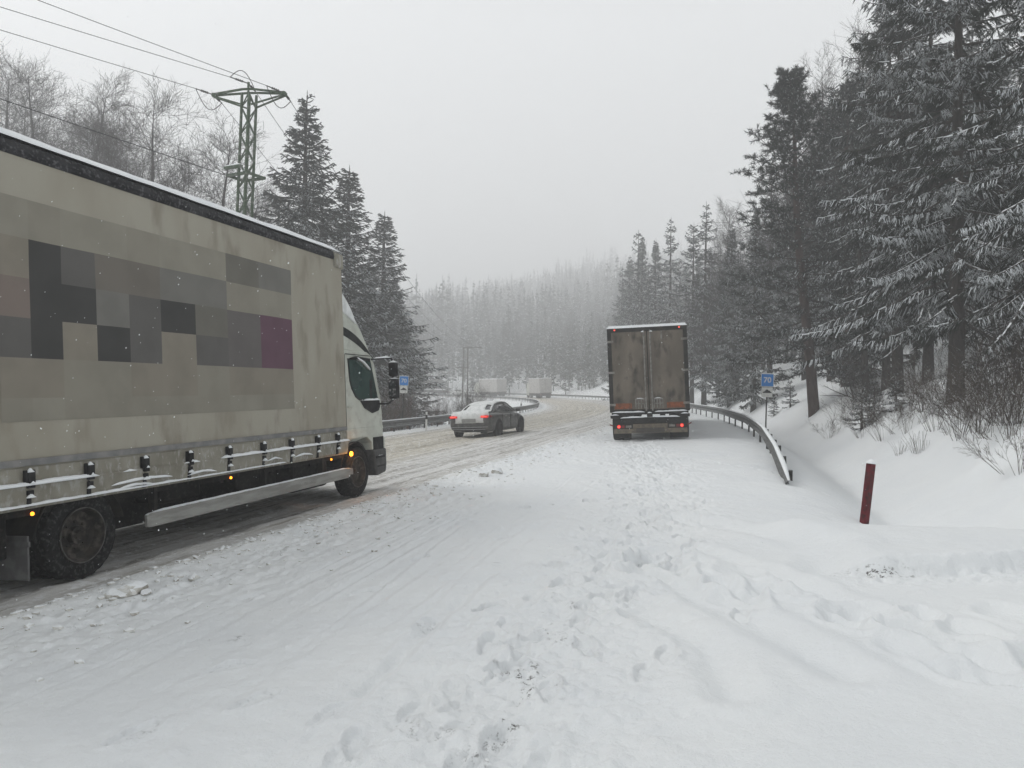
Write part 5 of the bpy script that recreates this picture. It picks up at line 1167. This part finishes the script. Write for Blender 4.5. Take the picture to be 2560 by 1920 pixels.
# trees beyond the bend
GM = 'hazy trees beyond the bend'
for px, Z, ty, kd, lb in ((1272, 205, 762, 'far1', 'hazy spruce rising above the middle distant truck'), (1290, 215, 778, 'far2', 'hazy spruce close right of the one above the middle distant truck'), (1363, 205, 768, 'far1', 'hazy spruce right of the nearest distant truck'), (1396, 208, 782, 'far1', 'hazy spruce with the widest crown beyond the bend'), (1448, 200, 826, 'far1', 'short hazy spruce left of the parked trailer'), (1478, 192, 862, 'far1', 'shortest hazy spruce close left of the parked trailer'),
        (1330, 222, 850, 'far2', 'low hazy spruce in the dip between the two tallest pairs'), (1235, 215, 840, 'far2', 'low hazy spruce left of the tallest hazy ones'), (1185, 222, 850, 'b1', 'hazy bare tree behind the twin-pole mast'), (1130, 222, 845, 'far2', 'hazy spruce behind the car transporter, right end'), (1085, 225, 850, 'far1', 'hazy spruce behind the car transporter, left end'), (1500, 182, 800, 'far1', 'hazy spruce touching the left edge of the parked trailer')):
    at(kd, px, Z, ty, lb, GM, wide=1.15)
k_ = 0
for _ in range(1500):
    if k_ >= 70: break
    px = rr_.uniform(1050, 1570); Z = rr_.uniform(138, 250); x = ray(px, 990, Z).x
    s_, l_ = to_sl(np.array([x]), np.array([Z]))
    if l_[0] < LR(s_[0])+3.2: continue
    k_ += 1; tree(rr_.choice(['far1', 'far2', 'b1', 'far1']), x, Z, rr_.uniform(7, 13), 'faint tree in the haze behind the road bend', 'faint trees behind the bend', name='hazy_tree')
# the far wooded hillside as one mass
V = []; Q = []; nb = 0; Vt = []; Qt = []; nt2 = 0
def low_spruce(seed, nb_=34):
    rg = np.random.default_rng(seed); t = np.sort(rg.uniform(.12, .97, nb_)); L = 2.7*(1-t)**.75*rg.uniform(.6, 1.2, nb_)+.25; az = rg.uniform(0, 6.28, nb_)
    K = 4; I = np.repeat(np.arange(nb_), K); a = az[I]+rg.uniform(-.5, .5, nb_*K); P = np.stack([0*a, 0*a, t[I]*18], -1); D = np.stack([np.cos(a), np.sin(a), rg.uniform(-.5, .05, len(a))], -1)
    v, q = prisms(P+D*.1, P+D*(L[I]*rg.uniform(.6, 1.05, len(a)))[:, None], np.full(len(a), .30), np.full(len(a), .12)); v2, q2 = prisms(np.array([[0, 0, -1.]]), np.array([[0, 0, 18.4]]), np.array([.22]), np.array([.05]), 4)
    return np.concatenate([v, v2]), np.concatenate([q, q2+len(v)])
LS = [low_spruce(90+i) for i in range(5)]; rg = np.random.default_rng(5); cnt = 0
while cnt < 3600:
    px = rg.uniform(880, 1720); Z = (150+110*rg.random()) if cnt < 900 else 262+330*rg.random()**1.15; x = (px-1280)/FPX*Z
    if cnt < 900:
        s_, l_ = to_sl(np.array([x]), np.array([Z]))
        if l_[0] < LR(s_[0])+2.2 or s_[0] < 118: continue
    v, q = LS[cnt % 5]; a = rg.uniform(0, 6.28); s_ = rg.uniform(.45, 1.0)*(1.25 if rg.random() < .12 else 1)*(.62 if cnt < 900 else .62+.75*float(vnoise(np.array([x*.07]), np.array([Z*.05]), 4)[0])); g = H(x, Z)
    w = np.stack([(v[:, 0]*math.cos(a)-v[:, 1]*math.sin(a))*s_*.95+x, (v[:, 0]*math.sin(a)+v[:, 1]*math.cos(a))*s_*.95+Z, v[:, 2]*s_+g], -1); V.append(w); Q.append(q+nb); nb += len(v); cnt += 1
o = link('far_forest', npmesh('far_forest', np.concatenate(V), np.concatenate(Q)), None, ['needle2']); tag(o, 'faint spruce forest covering the far hillside in the haze', 'forest', kind='stuff')
# ------------------------------------------------------------------ shrubs
def shrub_mesh(seed, n, h, spread, levels=2, r=.006, m_='twigbrown', upr=1.0):
    rg = random.Random(seed); S = []
    def g_(p, d, l, r_, lv):
        k = 4
        for i in range(k):
            d = (d+Vector((rg.gauss(0, .09), rg.gauss(0, .09), rg.gauss(.0, .05)))).normalized(); q = p+d*(l/k); S.append((p[:], q[:], r_*(1-i/k*.7), r_*(1-(i+1)/k*.7))); p = q
            if lv > 0 and i > 0:
                for _ in range(2):
                    a = d.orthogonal().normalized(); a.rotate(Matrix.Rotation(rg.uniform(0, 6.3), 3, d)); g_(p.copy(), (d+a*.6).normalized(), l*rg.uniform(.25, .5), r_*.55, lv-1)
    for i in range(n):
        a = rg.uniform(0, 6.3); w = rg.random()**.6*spread; g_(Vector((math.cos(a)*w*.35, math.sin(a)*w*.35, -.05)), Vector((math.cos(a)*w, math.sin(a)*w, upr)).normalized(), h*rg.uniform(.5, 1.05), r, levels)
    A = np.array([s_[0] for s_ in S]); B = np.array([s_[1] for s_ in S]); ra = np.array([s_[2] for s_ in S]); rb = np.array([s_[3] for s_ in S])
    v, q = prisms(A, B, np.maximum(ra, .003), np.maximum(rb, .0025)); me = npmesh('shrub', v, q); me.materials.append(M[m_]); return me
SH = {'thin': shrub_mesh(1, 14, 1.5, .8), 'wide': shrub_mesh(2, 22, 1.3, 1.3, r=.007), 'tall': shrub_mesh(3, 12, 2.6, .55, r=.010, m_='twig'), 'red': shrub_mesh(4, 30, 2.2, .35, 1, .009, 'twigred'), 'redb': shrub_mesh(5, 26, 2.4, .5, 2, .008, 'twigbrown'), 'grass': shrub_mesh(6, 26, .55, .5, 0, .0035)}
def shrub(kind, x, y, label, group, sc=1.0, z=None, name='bare_shrub'):
    me = SH[kind]; o = bpy.data.objects.new(name, me); COL.objects.link(o); o.location = (x, y, H(x, y)); o.rotation_euler.z = x*5+y; o.scale = (sc,)*3; return tag(o, label, 'shrub', group)
GS_ = 'bare shrubs on the right bank'
for px, py, kd, sc, lb in ((2445, 1080, 'wide', 1.35, 'largest bare shrub below the tallest near spruce'), (2395, 1100, 'tall', .8, 'upright bare shrub left of the largest one'), (2210, 1100, 'thin', 1.0, 'fine bare shrub left of the tall spruce trunk'), (2265, 1085, 'wide', .9, 'bare shrub between two trunks on the bank'), (2155, 1095, 'thin', .75, 'small bare shrub at the slope foot'), (2300, 1130, 'grass', 1.3, 'low tuft of stalks poking from the bank'), (2545, 1060, 'wide', 1.2, 'bare shrub at the right frame edge, upper one'), (2550, 1190, 'wide', .8, 'bare shrub at the right frame edge, lower one'),
        (2490, 1050, 'tall', .8, 'tall thin shrub near the right frame edge'), (2100, 1060, 'thin', .9, 'bare shrub behind the leaning pine trunk'), (2340, 1075, 'thin', 1.1, 'bare shrub just left of the tallest spruce trunk'), (2250, 1140, 'grass', .9, 'little stalks low on the bank'), (2480, 1095, 'thin', 1.0, 'bare shrub right of the largest one'), (2180, 1050, 'tall', .6, 'thin upright shrub beside the leaning snag'), (2420, 1040, 'wide', 1.1, 'bare shrub behind the tallest spruce trunk')):
    d = ray(px, py, 1); k = 10.
    while k < 60 and EYE+(d.z-EYE)*k > H(d.x*k, k): k += .15
    shrub(kd, d.x*k, k, lb, GS_, sc*.78)
for px, py, sc, lb in ((2155, 1075, .62, 'small snow-laden young spruce on the bank'), (2185, 1045, .5, 'smaller young spruce above the snow-laden one'), (1935, 1040, .45, 'young spruce behind the right blue sign'), (2240, 1030, .5, 'young spruce beside the straight trunk'), (1975, 1020, .6, 'young spruce beside the leaning pine'), (2540, 960, 1.3, 'larger young spruce near the right frame edge')):
    d = ray(px, py, 1); k = 10.
    while k < 60 and EYE+(d.z-EYE)*k > H(d.x*k, k): k += .15
    tree('young', d.x*k, k, 2.2*sc, lb, 'young spruces on the right bank')
rr_ = random.Random(78)
for i in range(22):
    d = ray(rr_.uniform(2070, 2590), rr_.uniform(985, 1105), 1); k = 12.
    while k < 60 and EYE+(d.z-EYE)*k > H(d.x*k, k): k += .15
    shrub(rr_.choice(['thin', 'wide', 'thin', 'tall', 'grass']), d.x*k, k, 'bare shrub in the scrub under the right-hand wood', 'scrub under the right-hand wood', rr_.uniform(.4, .8))
rr_ = random.Random(77)
for i in range(46):
    px = 845+(1300-845)*(i+rr_.random())/46; Z = rr_.uniform(39, 60); x = ray(px, 1000, Z).x; s_, l_ = to_sl(np.array([x]), np.array([Z]))
    if l_[0] > -17.3: x, Z = sl_xy(float(s_[0]), -17.3-rr_.uniform(0, 2.5)); x, Z = float(x), float(Z)
    hot = 1080 < px < 1200
    shrub('red' if rr_.random() < (.75 if hot else .3) else 'redb', x, Z, 'reddish brown leafless shoots behind the left guardrail', 'leafless shoots behind the left guardrail', rr_.uniform(.55, .95))
# ------------------------------------------------------------------ haze and falling snow
HZ = MB().box(-340, 340, -62, 600, -9, 118).build('haze', mat('haze', (1, 1, 1))); HZ['kind'] = 'stuff'
m = HZ.data.materials[0]; n = m.node_tree; n.nodes.clear(); oo = nd(n, 'ShaderNodeOutputMaterial'); pv = nd(n, 'ShaderNodeVolumePrincipled')
pv.inputs['Color'].default_value = (.97, .975, .98, 1); pv.inputs['Density'].default_value = .0036; pv.inputs['Anisotropy'].default_value = .1; n.links.new(pv.outputs[0], oo.inputs['Volume'])
rg = np.random.default_rng(3); N = 9000; Zf = 3.2+22*rg.random(N)**.8; u = rg.uniform(-.76, .76, N); v_ = rg.uniform(-.5, .62, N); C_ = np.stack([u*Zf, Zf, EYE+v_*Zf], -1)
gr = base_h(C_[:, 0], C_[:, 1])[0]; C_ = C_[C_[:, 2] > gr+.15]; N = len(C_); q = rg.uniform(.0015, .0036, N)[:, None]; octv = np.array([[1, 0, 0], [-1, 0, 0], [0, 1, 0], [0, -1, 0], [.3, 0, 1.4], [-.3, 0, -1.4]]); octf = np.array([[0, 2, 4], [2, 1, 4], [1, 3, 4], [3, 0, 4], [2, 0, 5], [1, 2, 5], [3, 1, 5], [0, 3, 5]])
vv = (C_[:, None]+octv[None]*q[:, None]).reshape(-1, 3); ff = (octf[None]+(np.arange(N)*6)[:, None, None]).reshape(-1, 3)
tag(link('falling_snow', npmesh('falling_snow', vv, ff), None, ['flake']), 'small snowflakes drifting down through the air', 'snowfall', kind='stuff')
